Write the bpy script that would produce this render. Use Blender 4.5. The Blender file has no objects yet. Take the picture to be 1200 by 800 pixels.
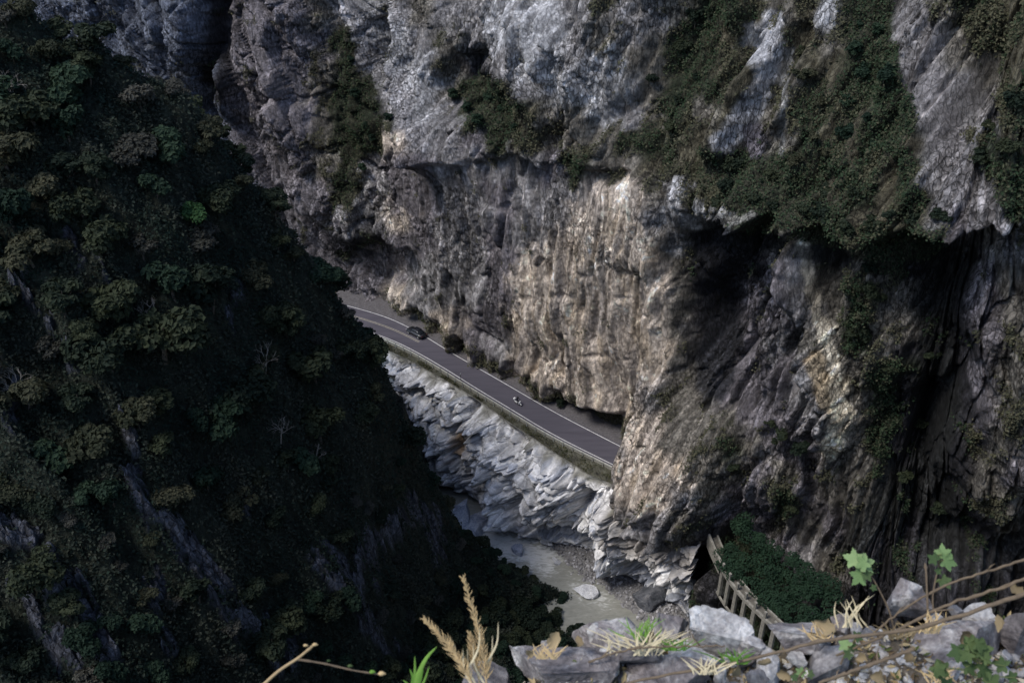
import bpy, bmesh, math, random
import numpy as np
from mathutils import Vector, Matrix, Quaternion
F32 = np.float32
random.seed(7)
rng = np.random.default_rng(11)
SC = bpy.context.scene
COL = SC.collection

# ------------------------------------------------------------------ camera
CAM_H, PITCH, FPX = 110.0, math.radians(35.0), 1167.0      # metres above the road, tilt, focal length in photo pixels
cp, sp = math.cos(PITCH), math.sin(PITCH)
cam = bpy.data.cameras.new('camera')
cam.sensor_width = 36.0
cam.lens = 36.0 * FPX / 1200.0
cam.clip_start, cam.clip_end = 0.05, 6000.0
cam.dof.use_dof = True
cam.dof.focus_distance = 150.0
cam.dof.aperture_fstop = 10.0
camo = bpy.data.objects.new('camera', cam)
camo.location = (0, 0, CAM_H)
camo.rotation_euler = (math.pi / 2 - PITCH, 0, 0)
COL.objects.link(camo)
SC.camera = camo

# ------------------------------------------------------------------ light
SUN_EL, SUN_AZ = math.radians(58.0), math.atan2(-0.62, -0.25)     # azimuth from +Y towards +X
SUN_DIR = Vector((math.cos(SUN_EL) * math.sin(SUN_AZ), math.cos(SUN_EL) * math.cos(SUN_AZ), math.sin(SUN_EL)))
W = bpy.data.worlds.new('World')
SC.world = W
W.use_nodes = True
wn = W.node_tree
bg = wn.nodes['Background']
sky = wn.nodes.new('ShaderNodeTexSky')
sky.sky_type = 'NISHITA'
sky.sun_disc = False
sky.sun_elevation, sky.sun_rotation = SUN_EL, SUN_AZ
wn.links.new(sky.outputs[0], bg.inputs[0])
bg.inputs[1].default_value = 0.10
sun = bpy.data.lights.new('sun', 'SUN')
sun.energy = 1.5
sun.angle = math.radians(18.0)
sun.color = (1.0, 0.95, 0.88)
suno = bpy.data.objects.new('sun', sun)
suno.rotation_euler = SUN_DIR.to_track_quat('Z', 'Y').to_euler()
suno.location = (-100, -50, 250)
COL.objects.link(suno)
SC.view_settings.view_transform = 'Standard'
SC.view_settings.look = 'None'
SC.view_settings.gamma = 1.0
SC.view_settings.exposure = 1.2

# ------------------------------------------------------------------ pixel -> world
def ray(px, py):
    dx, dy = np.asarray(px, float) - 600.0, np.asarray(py, float) - 400.0
    return dx, FPX * cp - dy * sp, FPX * sp + dy * cp          # right, forward, down
def at_z(px, py, z):
    r, f, d = ray(px, py)
    t = (CAM_H - z) / d
    return r * t, f * t
def at_y(px, py, y):
    r, f, d = ray(px, py)
    t = y / f
    return Vector((float(r * t), float(y), float(CAM_H - d * t)))
def at_depth(px, py, zc):
    r, f, d = ray(px, py)
    t = zc / FPX
    return Vector((float(r * t), float(f * t), float(CAM_H - d * t)))
def proj(x, y, z):
    dn = CAM_H - z
    zc = y * cp + dn * sp
    v = dn * cp - y * sp
    return 600 + FPX * x / zc, 400 + FPX * v / zc

# ------------------------------------------------------------------ noise
def h2(ix, iy, seed):
    n = (ix.astype(np.int64) * 374761393 + iy.astype(np.int64) * 668265263 + seed * 2147483647 // 7) & 0xFFFFFFFF
    n = ((n ^ (n >> 13)) * 1274126177) & 0xFFFFFFFF
    n = ((n ^ (n >> 16)) * 2246822519) & 0xFFFFFFFF
    n = n ^ (n >> 15)
    return ((n & 0xFFFFFF).astype(F32)) * F32(1 / 16777216.0)
def perlin(x, y, seed=0):
    x = np.asarray(x, F32); y = np.asarray(y, F32)
    x0, y0 = np.floor(x), np.floor(y)
    fx, fy = x - x0, y - y0
    ix, iy = x0.astype(np.int32), y0.astype(np.int32)
    u = fx * fx * fx * (fx * (fx * 6 - 15) + 10); v = fy * fy * fy * (fy * (fy * 6 - 15) + 10)
    def g(i, j):
        a = h2(ix + i, iy + j, seed) * F32(6.2831853)
        return np.cos(a) * (fx - i) + np.sin(a) * (fy - j)
    n0 = g(0, 0); n0 = n0 + u * (g(1, 0) - n0)
    n1 = g(0, 1); n1 = n1 + u * (g(1, 1) - n1)
    return (n0 + v * (n1 - n0)) * F32(1.5)
def fbm(x, y, o=4, seed=0, gain=0.5):
    s = 0; a = 1.0
    for k in range(o):
        s = s + a * perlin(x, y, seed + 17 * k)
        x = x * 2.03 + 5.1; y = y * 2.03 - 3.7; a *= gain
    return s
def ridged(x, y, o=4, seed=0, gain=0.5):
    s = 0; a = 1.0
    for k in range(o):
        s = s + a * (0.5 - np.abs(perlin(x, y, seed + 17 * k)) * 1.4)
        x = x * 2.07 + 2.1; y = y * 2.07 - 1.7; a *= gain
    return s
def facets(x, y, seed=0, slope=0.9):
    """broken-block relief: every cell of a jittered grid is its own tilted plane"""
    x = np.asarray(x, F32); y = np.asarray(y, F32)
    x0, y0 = np.floor(x).astype(np.int32), np.floor(y).astype(np.int32)
    best = np.full(x.shape, 9.0, F32); sec = best.copy(); bh = np.zeros(x.shape, F32); bid = np.zeros(x.shape, F32)
    for i in (-1, 0, 1):
        for j in (-1, 0, 1):
            cx, cy = x0 + i, y0 + j
            r1 = h2(cx, cy, seed); r2 = h2(cx, cy, seed + 1)
            dx = x - cx - r1; dy = y - cy - r2
            d = dx * dx + dy * dy
            m = d < best
            r3 = h2(cx, cy, seed + 2); r4 = h2(cx, cy, seed + 3) * 6.2832
            hh = (r3 - 0.5) + slope * (np.cos(r4) * dx + np.sin(r4) * dy)
            sec = np.where(m, best, np.minimum(sec, d))
            best = np.where(m, d, best); bh = np.where(m, hh, bh); bid = np.where(m, r3, bid)
    return bh, bid, np.sqrt(sec) - np.sqrt(best)
def ss(x, a, b):
    t = np.clip((x - a) / (b - a), 0, 1)
    return t * t * (3 - 2 * t)
def seg_dist(x, y, pts):
    d = np.full(np.shape(x), 1e9, F32)
    for (x1, y1), (x2, y2) in zip(pts[:-1], pts[1:]):
        vx, vy = x2 - x1, y2 - y1
        t = np.clip(((x - x1) * vx + (y - y1) * vy) / (vx * vx + vy * vy + 1e-9), 0, 1)
        d = np.minimum(d, np.hypot(x - x1 - t * vx, y - y1 - t * vy))
    return d
def inside(x, y, poly):
    c = np.zeros(np.shape(x), bool)
    n = len(poly)
    for i in range(n):
        x1, y1 = poly[i]; x2, y2 = poly[(i + 1) % n]
        cond = ((y1 > y) != (y2 > y)) & (x < (x2 - x1) * (y - y1) / (y2 - y1 + 1e-12) + x1)
        c ^= cond
    return c
def poly_sd(x, y, poly):
    d = seg_dist(x, y, list(poly) + [poly[0]])
    return np.where(inside(x, y, poly), d, -d)
def smooth1(v, w):
    k = np.exp(-0.5 * (np.arange(-3 * w, 3 * w + 1) / w) ** 2); k /= k.sum()
    return np.convolve(np.pad(v, 3 * w, mode='edge'), k, mode='valid')

# ------------------------------------------------------------------ mesh helpers
def mesh_np(name, V, Q, smooth=False, cols=None, attr='Col'):
    """V (n,3), Q (m,k) faces of one size"""
    V = np.ascontiguousarray(V, F32); Q = np.ascontiguousarray(Q, np.int32)
    me = bpy.data.meshes.new(name)
    me.vertices.add(len(V)); me.vertices.foreach_set('co', V.ravel())
    k = Q.shape[1]
    me.loops.add(Q.size); me.loops.foreach_set('vertex_index', Q.ravel())
    me.polygons.add(len(Q))
    me.polygons.foreach_set('loop_start', np.arange(0, Q.size, k, dtype=np.int32))
    me.polygons.foreach_set('use_smooth', np.full(len(Q), smooth))
    if cols is not None:
        a = me.attributes.new(attr, 'FLOAT_COLOR', 'POINT')
        c = np.ones((len(V), 4), F32); c[:, :cols.shape[1]] = cols
        a.data.foreach_set('color', c.ravel())
    me.update(calc_edges=True)
    return me
def grid_faces(nr, nc):
    i = np.arange(nr * nc, dtype=np.int32).reshape(nr, nc)
    return np.stack([i[:-1, :-1], i[:-1, 1:], i[1:, 1:], i[1:, :-1]], -1).reshape(-1, 4)
def link(name, me, mat=None, parent=None, **props):
    o = bpy.data.objects.new(name, me)
    COL.objects.link(o)
    if mat is not None and me is not None and len(me.materials) == 0:
        me.materials.append(mat)
    if parent is not None:
        o.parent = parent
    for k, v in props.items():
        o[k] = v
    return o
def thing(name, label, cat, loc=(0, 0, 0), rot=(0, 0, 0), group=None):
    o = bpy.data.objects.new(name, None)
    o.empty_display_size = 0.2
    COL.objects.link(o)
    o.location = loc; o.rotation_euler = rot
    o['label'] = label; o['category'] = cat
    if group: o['group'] = group
    return o
def copy_tree(o, label=None, group=None):
    c = o.copy(); COL.objects.link(c)
    if label: c['label'] = label
    if group: c['group'] = group
    for ch in list(o.children):
        d = ch.copy(); COL.objects.link(d); d.parent = c
        for g in list(ch.children):
            e = g.copy(); COL.objects.link(e); e.parent = d
    return c
def bm_mesh(name, bm, smooth=False):
    me = bpy.data.meshes.new(name)
    bmesh.ops.recalc_face_normals(bm, faces=bm.faces[:])
    for f in bm.faces: f.smooth = smooth
    bm.to_mesh(me); bm.free()
    return me
def bm_box(bm, c, s, rz=0.0, bevel=0.0):
    r = bmesh.ops.create_cube(bm, size=1.0)
    vs = r['verts']
    bmesh.ops.scale(bm, vec=s, verts=vs)
    if bevel:
        es = list({e for v in vs for e in v.link_edges})
        rb = bmesh.ops.bevel(bm, geom=es, offset=bevel, segments=2, affect='EDGES')
        vs = list({v for f in rb['faces'] for v in f.verts} | {v for v in vs if v.is_valid})
    bmesh.ops.rotate(bm, cent=(0, 0, 0), matrix=Matrix.Rotation(rz, 3, 'Z'), verts=vs)
    bmesh.ops.translate(bm, vec=c, verts=vs)
    return vs
def tube_np(pts, rad, n=7):
    """tapered tube along points -> V, Q"""
    P = [Vector(p) for p in pts]
    V = []; Q = []
    up = Vector((0.31, 0.17, 0.93))
    for i, p in enumerate(P):
        t = (P[min(i + 1, len(P) - 1)] - P[max(i - 1, 0)]).normalized()
        a = t.cross(up)
        if a.length < 1e-3: a = t.cross(Vector((1, 0, 0)))
        a.normalize(); b = t.cross(a)
        r = rad[i] if hasattr(rad, '__len__') else rad
        for k in range(n):
            an = 2 * math.pi * k / n
            V.append(p + (a * math.cos(an) + b * math.sin(an)) * r)
    for i in range(len(P) - 1):
        for k in range(n):
            Q.append((i * n + k, i * n + (k + 1) % n, (i + 1) * n + (k + 1) % n, (i + 1) * n + k))
    return np.array([tuple(v) for v in V], F32), np.array(Q, np.int32)
def join_np(parts):
    V = []; Q = []; o = 0
    for v, q in parts:
        V.append(v); Q.append(q + o); o += len(v)
    return np.concatenate(V), np.concatenate(Q)
def spline(pts, n):
    P = np.array([tuple(p) for p in pts], float)
    t = np.arange(len(P)); u = np.linspace(0, len(P) - 1, n)
    out = np.zeros((n, P.shape[1]))
    m = np.gradient(P, axis=0)
    for k, s in enumerate(u):
        i = min(int(s), len(P) - 2); f = s - i
        a = 2 * f**3 - 3 * f**2 + 1; b = f**3 - 2 * f**2 + f; c = -2 * f**3 + 3 * f**2; d = f**3 - f**2
        out[k] = a * P[i] + b * m[i] + c * P[i + 1] + d * m[i + 1]
    return out

# ------------------------------------------------------------------ materials
def new_mat(name):
    m = bpy.data.materials.new(name); m.use_nodes = True
    nt = m.node_tree
    return m, nt, nt.nodes['Principled BSDF']
def N(nt, t, **kw):
    n = nt.nodes.new(t)
    for k, v in kw.items(): setattr(n, k, v)
    return n
def add_noise_color(nt, col_out, bsdf, scale, amt, detail=6.0, coord='Object', bump=0.0, bump_dist=0.1, stretch=None):
    tc = N(nt, 'ShaderNodeTexCoord')
    src = tc.outputs[coord]
    if stretch:
        mp = N(nt, 'ShaderNodeMapping'); mp.inputs['Scale'].default_value = stretch
        nt.links.new(src, mp.inputs[0]); src = mp.outputs[0]
    nz = N(nt, 'ShaderNodeTexNoise')
    nz.inputs['Scale'].default_value = scale; nz.inputs['Detail'].default_value = detail; nz.inputs['Roughness'].default_value = 0.65
    nt.links.new(src, nz.inputs['Vector'])
    mr = N(nt, 'ShaderNodeMapRange')
    mr.inputs['From Min'].default_value = 0.25; mr.inputs['From Max'].default_value = 0.75
    mr.inputs['To Min'].default_value = 1 - amt; mr.inputs['To Max'].default_value = 1 + amt
    nt.links.new(nz.outputs['Fac'], mr.inputs['Value'])
    vm = N(nt, 'ShaderNodeVectorMath', operation='SCALE')
    nt.links.new(col_out, vm.inputs[0]); nt.links.new(mr.outputs[0], vm.inputs['Scale'])
    nt.links.new(vm.outputs[0], bsdf.inputs['Base Color'])
    if bump:
        bp = N(nt, 'ShaderNodeBump'); bp.inputs['Strength'].default_value = bump; bp.inputs['Distance'].default_value = bump_dist
        nt.links.new(nz.outputs['Fac'], bp.inputs['Height']); nt.links.new(bp.outputs[0], bsdf.inputs['Normal'])
    return nz
def rgb(nt, c):
    n = N(nt, 'ShaderNodeRGB'); n.outputs[0].default_value = (*c, 1); return n.outputs[0]
def attr_mat(name, scale=1.2, amt=0.35, bump=0.6, bd=0.25, rough=0.92):
    m, nt, b = new_mat(name)
    a = N(nt, 'ShaderNodeAttribute', attribute_name='Col')
    add_noise_color(nt, a.outputs['Color'], b, scale, amt, bump=bump, bump_dist=bd)
    b.inputs['Roughness'].default_value = rough; b.inputs['Specular IOR Level'].default_value = 0.2
    return m
def plain_mat(name, c, scale=4.0, amt=0.25, bump=0.0, bd=0.02, rough=0.8, metal=0.0, spec=0.3, coord='Object'):
    m, nt, b = new_mat(name)
    add_noise_color(nt, rgb(nt, c), b, scale, amt, bump=bump, bump_dist=bd, coord=coord)
    b.inputs['Roughness'].default_value = rough; b.inputs['Metallic'].default_value = metal
    b.inputs['Specular IOR Level'].default_value = spec
    return m
def leaf_mat(name, c, c2, amt=0.35, trans=0.25, scale=0.9):
    """foliage: two tones by position, each object slightly different"""
    m, nt, b = new_mat(name)
    tc = N(nt, 'ShaderNodeTexCoord')
    nz = N(nt, 'ShaderNodeTexNoise'); nz.inputs['Scale'].default_value = scale; nz.inputs['Detail'].default_value = 4
    nt.links.new(tc.outputs['Object'], nz.inputs['Vector'])
    oi = N(nt, 'ShaderNodeObjectInfo')
    ad = N(nt, 'ShaderNodeMath', operation='ADD'); nt.links.new(nz.outputs['Fac'], ad.inputs[0])
    mu = N(nt, 'ShaderNodeMath', operation='MULTIPLY_ADD'); mu.inputs[1].default_value = 0.5; mu.inputs[2].default_value = -0.25
    nt.links.new(oi.outputs['Random'], mu.inputs[0]); nt.links.new(mu.outputs[0], ad.inputs[1])
    cr = N(nt, 'ShaderNodeValToRGB')
    cr.color_ramp.elements[0].position = 0.32; cr.color_ramp.elements[0].color = (*c, 1)
    cr.color_ramp.elements[1].position = 0.72; cr.color_ramp.elements[1].color = (*c2, 1)
    nt.links.new(ad.outputs[0], cr.inputs[0])
    nt.links.new(cr.outputs[0], b.inputs['Base Color'])
    b.inputs['Roughness'].default_value = 0.75; b.inputs['Specular IOR Level'].default_value = 0.15
    if trans:
        tr = N(nt, 'ShaderNodeBsdfTranslucent'); nt.links.new(cr.outputs[0], tr.inputs[0])
        mx = N(nt, 'ShaderNodeMixShader'); mx.inputs[0].default_value = trans
        nt.links.new(b.outputs[0], mx.inputs[1]); nt.links.new(tr.outputs[0], mx.inputs[2])
        nt.links.new(mx.outputs[0], nt.nodes['Material Output'].inputs[0])
    return m
def rock_mat(name, s1, s2, amt1, amt2, stretch, bump, bd, rough):
    m, nt, b = new_mat(name)
    a = N(nt, 'ShaderNodeAttribute', attribute_name='Col')
    tc = N(nt, 'ShaderNodeTexCoord')
    mp = N(nt, 'ShaderNodeMapping'); mp.inputs['Scale'].default_value = stretch; mp.inputs['Rotation'].default_value = (0.15, 0.2, 0.1)
    nt.links.new(tc.outputs['Object'], mp.inputs[0])
    na = N(nt, 'ShaderNodeTexNoise'); na.inputs['Scale'].default_value = s1; na.inputs['Detail'].default_value = 8; na.inputs['Roughness'].default_value = 0.72
    nb = N(nt, 'ShaderNodeTexVoronoi'); nb.inputs['Scale'].default_value = s2; nb.feature = 'F1'; nb.inputs['Randomness'].default_value = 1.0
    ad = N(nt, 'ShaderNodeVectorMath', operation='MULTIPLY_ADD'); ad.inputs[1].default_value = (.5, .5, .5)
    nt.links.new(mp.outputs[0], na.inputs['Vector']); nt.links.new(na.outputs['Color'], ad.inputs[0]); nt.links.new(mp.outputs[0], ad.inputs[2])
    nt.links.new(ad.outputs[0], nb.inputs['Vector'])
    m1 = N(nt, 'ShaderNodeMapRange'); m1.inputs['From Min'].default_value = .3; m1.inputs['From Max'].default_value = .7; m1.inputs['To Min'].default_value = 1 - amt1; m1.inputs['To Max'].default_value = 1 + amt1
    nt.links.new(na.outputs['Fac'], m1.inputs[0])
    sx = N(nt, 'ShaderNodeSeparateColor'); nt.links.new(nb.outputs['Color'], sx.inputs[0])
    m2 = N(nt, 'ShaderNodeMapRange'); m2.inputs['To Min'].default_value = 1 - amt2; m2.inputs['To Max'].default_value = 1 + amt2
    nt.links.new(sx.outputs[0], m2.inputs[0])
    lo = N(nt, 'ShaderNodeMath', operation='MULTIPLY_ADD'); lo.inputs[1].default_value = -amt2; lo.inputs[2].default_value = 1; nt.links.new(a.outputs['Alpha'], lo.inputs[0])
    hi = N(nt, 'ShaderNodeMath', operation='MULTIPLY_ADD'); hi.inputs[1].default_value = amt2; hi.inputs[2].default_value = 1; nt.links.new(a.outputs['Alpha'], hi.inputs[0])
    nt.links.new(lo.outputs[0], m2.inputs['To Min']); nt.links.new(hi.outputs[0], m2.inputs['To Max'])
    mm = N(nt, 'ShaderNodeMath', operation='MULTIPLY'); nt.links.new(m1.outputs[0], mm.inputs[0]); nt.links.new(m2.outputs[0], mm.inputs[1])
    vm = N(nt, 'ShaderNodeVectorMath', operation='SCALE'); nt.links.new(a.outputs['Color'], vm.inputs[0]); nt.links.new(mm.outputs[0], vm.inputs['Scale'])
    nt.links.new(vm.outputs[0], b.inputs['Base Color'])
    jv = N(nt, 'ShaderNodeTexVoronoi'); jv.feature = 'DISTANCE_TO_EDGE'; jv.inputs['Scale'].default_value = s2 * .45
    nt.links.new(ad.outputs[0], jv.inputs['Vector'])
    jm = N(nt, 'ShaderNodeMapRange'); jm.inputs['From Max'].default_value = .07; jm.inputs['To Min'].default_value = .45
    nt.links.new(jv.outputs['Distance'], jm.inputs[0])
    jl = N(nt, 'ShaderNodeMath', operation='MULTIPLY_ADD'); jl.inputs[1].default_value = -.6; jl.inputs[2].default_value = 1; nt.links.new(a.outputs['Alpha'], jl.inputs[0])
    nt.links.new(jl.outputs[0], jm.inputs['To Min'])
    jc = N(nt, 'ShaderNodeMath', operation='MULTIPLY'); nt.links.new(mm.outputs[0], jc.inputs[0]); nt.links.new(jm.outputs[0], jc.inputs[1])
    nt.links.new(jc.outputs[0], vm.inputs['Scale'])
    hj = N(nt, 'ShaderNodeMath', operation='MULTIPLY_ADD'); hj.inputs[1].default_value = 0.5; nt.links.new(jm.outputs[0], hj.inputs[0])
    hh = N(nt, 'ShaderNodeMath', operation='MULTIPLY_ADD'); hh.inputs[1].default_value = 0.35
    nt.links.new(sx.outputs[1], hh.inputs[0]); nt.links.new(na.outputs['Fac'], hh.inputs[2])
    bp = N(nt, 'ShaderNodeBump'); bp.inputs['Strength'].default_value = bump; bp.inputs['Distance'].default_value = bd
    nt.links.new(hh.outputs[0], hj.inputs[2]); nt.links.new(hj.outputs[0], bp.inputs['Height']); nt.links.new(bp.outputs[0], b.inputs['Normal'])
    b.inputs['Roughness'].default_value = rough; b.inputs['Specular IOR Level'].default_value = 0.2
    return m
M_ROCK = rock_mat('cliff_rock', 1.5, 3.0, 0.55, 0.55, (1, 1, .5), 1.0, 0.55, 0.92)
M_MARBLE = rock_mat('river_marble', 1.6, 1.3, 0.30, 0.26, (.8, .8, 1.1), 0.65, 0.3, 0.8)
M_EARTH = rock_mat('hillside_earth', 1.5, 2.6, 0.5, 0.5, (1, 1, .6), 1.0, 0.4, 0.92)

# ================================================================== BIG STRUCTURE
# ------------------------------------------------------------------ the gorge wall
BASE = [(-100, 258), (100, 282), (250, 303), (350, 328), (430, 350), (480, 371), (540, 410), (600, 446), (660, 478), (716, 506),
        (780, 560), (850, 612), (900, 652), (960, 700), (1010, 728), (1100, 742), (1200, 750), (1400, 760), (1550, 764)]
bx, by = at_z([p[0] for p in BASE], [p[1] for p in BASE], 0.0)
NCW, NRW = 1070, 565
qg = np.linspace(-0.56, 0.90, NCW)
BY = smooth1(np.interp(qg, bx / by, by), 12)
BX = qg * BY
arc = np.concatenate([[0], np.cumsum(np.hypot(np.diff(BX), np.diff(BY)))])
tx, ty = smooth1(np.gradient(BX), 30), smooth1(np.gradient(BY), 30)
ln = np.hypot(tx, ty); NX, NY = ty / ln, -tx / ln
def px_wall(px, py, D=0.0):
    """photo pixel -> (arc, z) on the wall standing D metres proud of its base line"""
    r, f, d = ray(px, py)
    xs, ys = BX + NX * D, BY + NY * D
    qq = xs / ys
    o = np.argsort(qq)
    y = np.interp(r / f, qq[o], ys[o]); a = np.interp(r / f, qq[o], arc[o])
    return a, CAM_H - d / f * y
def P(pts, D=0.0):
    return [tuple(float(c) for c in px_wall(x, y, D)) for x, y in pts]
ZT, ZB = 112.0, -24.0
zg = np.concatenate([np.linspace(ZB, 92.0, NRW - 30), np.linspace(92.5, ZT, 30)])
A, Z = np.meshgrid(arc, zg)
A = A.astype(F32); Z = Z.astype(F32)
aw = A + 1.3 * fbm(A / 17, Z / 17, 2, 5); zw = Z + 1.3 * fbm(A / 15, Z / 15, 2, 9)

def az(px, py=400, D=0): return float(px_wall(px, py, D)[0])
# the long overhanging lip that crosses the wall
LIP = [(260, 90), (330, 170), (395, 270), (440, 180), (470, 176), (500, 186), (530, 194), (560, 196), (590, 188), (620, 204), (645, 196), (675, 204), (700, 198),
       (735, 212), (760, 245), (785, 276), (805, 262), (815, 270), (850, 260), (875, 268), (895, 258), (925, 274), (960, 278), (1000, 292), (1040, 287),
       (1080, 284), (1130, 286), (1165, 276), (1200, 272), (1320, 268)]
lipaz = P(LIP, 4.0)
la = np.array([p[0] for p in lipaz]); lz = np.array([p[1] for p in lipaz])
ZL = np.interp(arc, la, lz).astype(F32)[None, :] + 0.9 * perlin(A / 3.1, A * 0 + 3.3, 31) + 0.45 * perlin(A / 0.9, A * 0 + 7.3, 33)
def prof(pairs):                                     # value along the wall, given at photo columns on the lip
    xs = [float(np.interp(p[0], [l[0] for l in LIP], la)) for p in pairs]
    return np.interp(arc, xs, [p[1] for p in pairs]).astype(F32)[None, :]
BUL = prof([(260, 0), (395, 0.5), (440, 2.2), (700, 3.0), (735, 1.2), (785, 2.5), (810, 5.0), (890, 6.5), (960, 5.5), (1040, 4.5), (1100, 6), (1200, 6), (1320, 5)])
REC = prof([(260, 0), (395, 0.5), (440, 1.0), (560, 1.5), (620, 2.4), (690, 0.9), (740, 0.3), (790, 1.0), (812, 7.0), (830, 10.0), (870, 10.0), (895, 8.0), (930, 2.0), (1000, 2.5), (1060, 5.5), (1120, 6.5), (1165, 2.6), (1200, 2.0), (1320, 2)])
SLO = prof([(260, 0.25), (395, 0.3), (440, 0.5), (560, 0.42), (640, 0.35), (760, 0.42), (810, 0.55), (900, 0.62), (1040, 0.6), (1130, 0.5), (1200, 0.5), (1320, 0.5)])
dz = Z - ZL
above = ss(dz, -0.5, 0.9)
D = BUL * above - SLO * np.maximum(dz, 0) + 0.0 * A
D = D - REC * (1 - above) * np.exp(-np.maximum(-dz, 0) / 13.0)
D += 0.06 * np.clip(Z, 0, 45) * (1 - above) * ss(A, az(400, 350), az(470, 350)) * (1 - ss(A, az(790, 400), az(830, 400)))

def stroke(pts, w, amp, D0=0.0, sharp=2.0, wob=1.0):
    """ridge (amp > 0) or groove (amp < 0) along a line given in photo pixels"""
    q = P(pts, D0)
    d = seg_dist(A + wob * (aw - A), Z + wob * (zw - Z), q)
    return amp * np.exp(-(d / w) ** sharp)
def blob(poly, soft, amp, D0=0.0, wob=1.0):
    q = P(poly, D0)
    sd = poly_sd(A + wob * (aw - A), Z + wob * (zw - Z), q)
    return amp * ss(sd, -soft, soft)
# pillar that swallows the road on the right
pa0, pa1 = az(722, 530, 9), az(818, 620, 8)
pil = ss(A + 0.7 * perlin(Z / 5, Z * 0, 3), pa0 - 0.3, pa0 + 1.6) * (1 - ss(A, pa1 - 1.5, pa1 + 0.8))
pil2 = ss(A, pa0 - 6, pa0 + 4) * (1 - ss(A, pa1 - 6, pa1 + 3))
D += (9.0 * pil * (1 - ss(Z, 2, 30)) + 2.0 * pil2 * (1 - ss(Z, 15, 45))) * ss(Z, -4, -1)
# hollows along the foot of the wall beside the road
foot = ss(A, az(430, 352), az(480, 371)) * (1 - ss(A, pa0 - 1.0, pa0))
D -= foot * (0.2 + 1.9 * ss(fbm(A / 5.0, A * 0 + 1.5, 2, 77), -0.3, 0.6)) * (1 - ss(Z + 1.2 * perlin(A / 2.5, A * 0, 12), 1.6, 5.5))
D -= blob([(640, 470), (700, 478), (722, 490), (722, 530), (690, 512), (640, 488)], 1.5, 3.5)
# right-hand side: ground at the old path and rock below it
rgt = ss(A, pa1 - 1.0, pa1 + 2.0)
D += rgt * (-1.5 * (1 - ss(Z, 8, 25)) + 7.5 * ss(-Z, 5.2, 6.6))
# left: far bluish wall with its chasm and diagonal ribs
D += stroke([(243, -60), (243, 60), (240, 130), (262, 200)], 2.6, -7.0)
D += stroke([(395, -40), (430, 50), (460, 110), (500, 178)], 3.6, 6.0, 3)
D += stroke([(420, -60), (470, 40), (500, 110)], 3.5, 2.2, 2)
D += stroke([(372, -10), (405, 70), (425, 130), (440, 235)], 4.2, -4.2, 0)
D += stroke([(405, 250), (425, 200)], 3.0, -2.0)
D += stroke([(300, -40), (330, 100), (370, 240)], 4.0, 2.0)
D += stroke([(190, -40), (215, 40), (225, 90)], 4.0, 2.5)
D += stroke([(255, -10), (310, 120), (345, 200)], 2.0, -2.0)
# upper middle: dark hole, white buttresses
D += blob([(528, 62), (552, 60), (566, 90), (578, 118), (560, 135), (530, 128), (520, 95)], 1.6, -5.5, -3)
D += blob([(570, 20), (640, 10), (675, 60), (640, 112), (590, 100), (572, 60)], 3, 3.0, -3)
D += stroke([(700, 20), (690, 70), (655, 130)], 2.2, 2.0, -3)
D += stroke([(735, -20), (728, 60), (738, 130), (705, 165)], 3.2, 2.4, -3)
D += stroke([(668, 130), (660, 160), (690, 160), (740, 130)], 2.2, -2.6, -2)
D += stroke([(760, 20), (778, 90), (770, 160)], 4.5, -2.5, -4)
D += stroke([(800, 30), (815, 110), (835, 60)], 3.0, -2.0, -4)
# the bright tilted outcrop
D += blob([(905, 20), (916, 30), (905, 90), (885, 130), (880, 170), (850, 172), (836, 165), (862, 110), (890, 60)], 1.6, 3.6, -4, 0.6)
D += stroke([(925, 50), (915, 120), (900, 180), (930, 160)], 2.2, -3.0, -5)
# green gully and slab on the right
D += stroke([(1010, -60), (1020, 60), (1000, 150), (985, 190)], 5.0, -5.5, -6)
D += stroke([(1062, -30), (1075, 60), (1095, 140), (1130, 220), (1165, 270)], 4.2, 3.0, -4)
D += stroke([(1140, 120), (1160, 180), (1185, 240)], 4.0, -2.6, -4)
# lower right: dark slots, bright rib
D += stroke([(845, 290), (850, 360), (838, 430)], 5.0, -8.0, -5)
D += stroke([(890, 310), (885, 360), (868, 420)], 1.8, -2.0, -2)
D += stroke([(935, 285), (952, 350), (965, 420), (985, 480), (975, 520)], 1.7, 5.0, -1, 2.0, 0.3)
D += stroke([(1010, 330), (1040, 400), (1020, 440)], 3.0, 2.0, -1)
D += stroke([(1130, 300), (1090, 360), (1100, 450), (1085, 560), (1120, 640)], 5.0, -6.5, -3)
D += stroke([(1060, 500), (1040, 580), (1060, 660)], 4.0, -4.5, -1)
D += stroke([(1160, 330), (1150, 420), (1165, 520), (1190, 620)], 4.0, 2.4, -1)
D += stroke([(1120, 420), (1135, 490), (1160, 560)], 1.6, -2.2, -1)
D += blob([(838, 612), (870, 585), (905, 610), (900, 650), (860, 640)], 1.6, -3.0, 0)
D += blob([(870, 500), (930, 480), (950, 560), (920, 620), (880, 590)], 3, 2.2, 0)
D += blob([(795, 360), (815, 330), (820, 400), (800, 430)], 1.5, -3.5, 1)
D += blob([(400, 285), (450, 285), (475, 298), (478, 340), (430, 335), (402, 320)], 1.8, -3.4, 1)
D += blob([(690, 203), (735, 205), (738, 216), (690, 216)], 0.8, -2.0, 2)
for pts in ([(606, 196), (604, 232), (600, 262)], [(622, 200), (618, 235)], [(648, 212), (640, 330)], [(652, 396), (650, 440)]):
    D += stroke(pts, 0.8, -1.6, 2)

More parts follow.
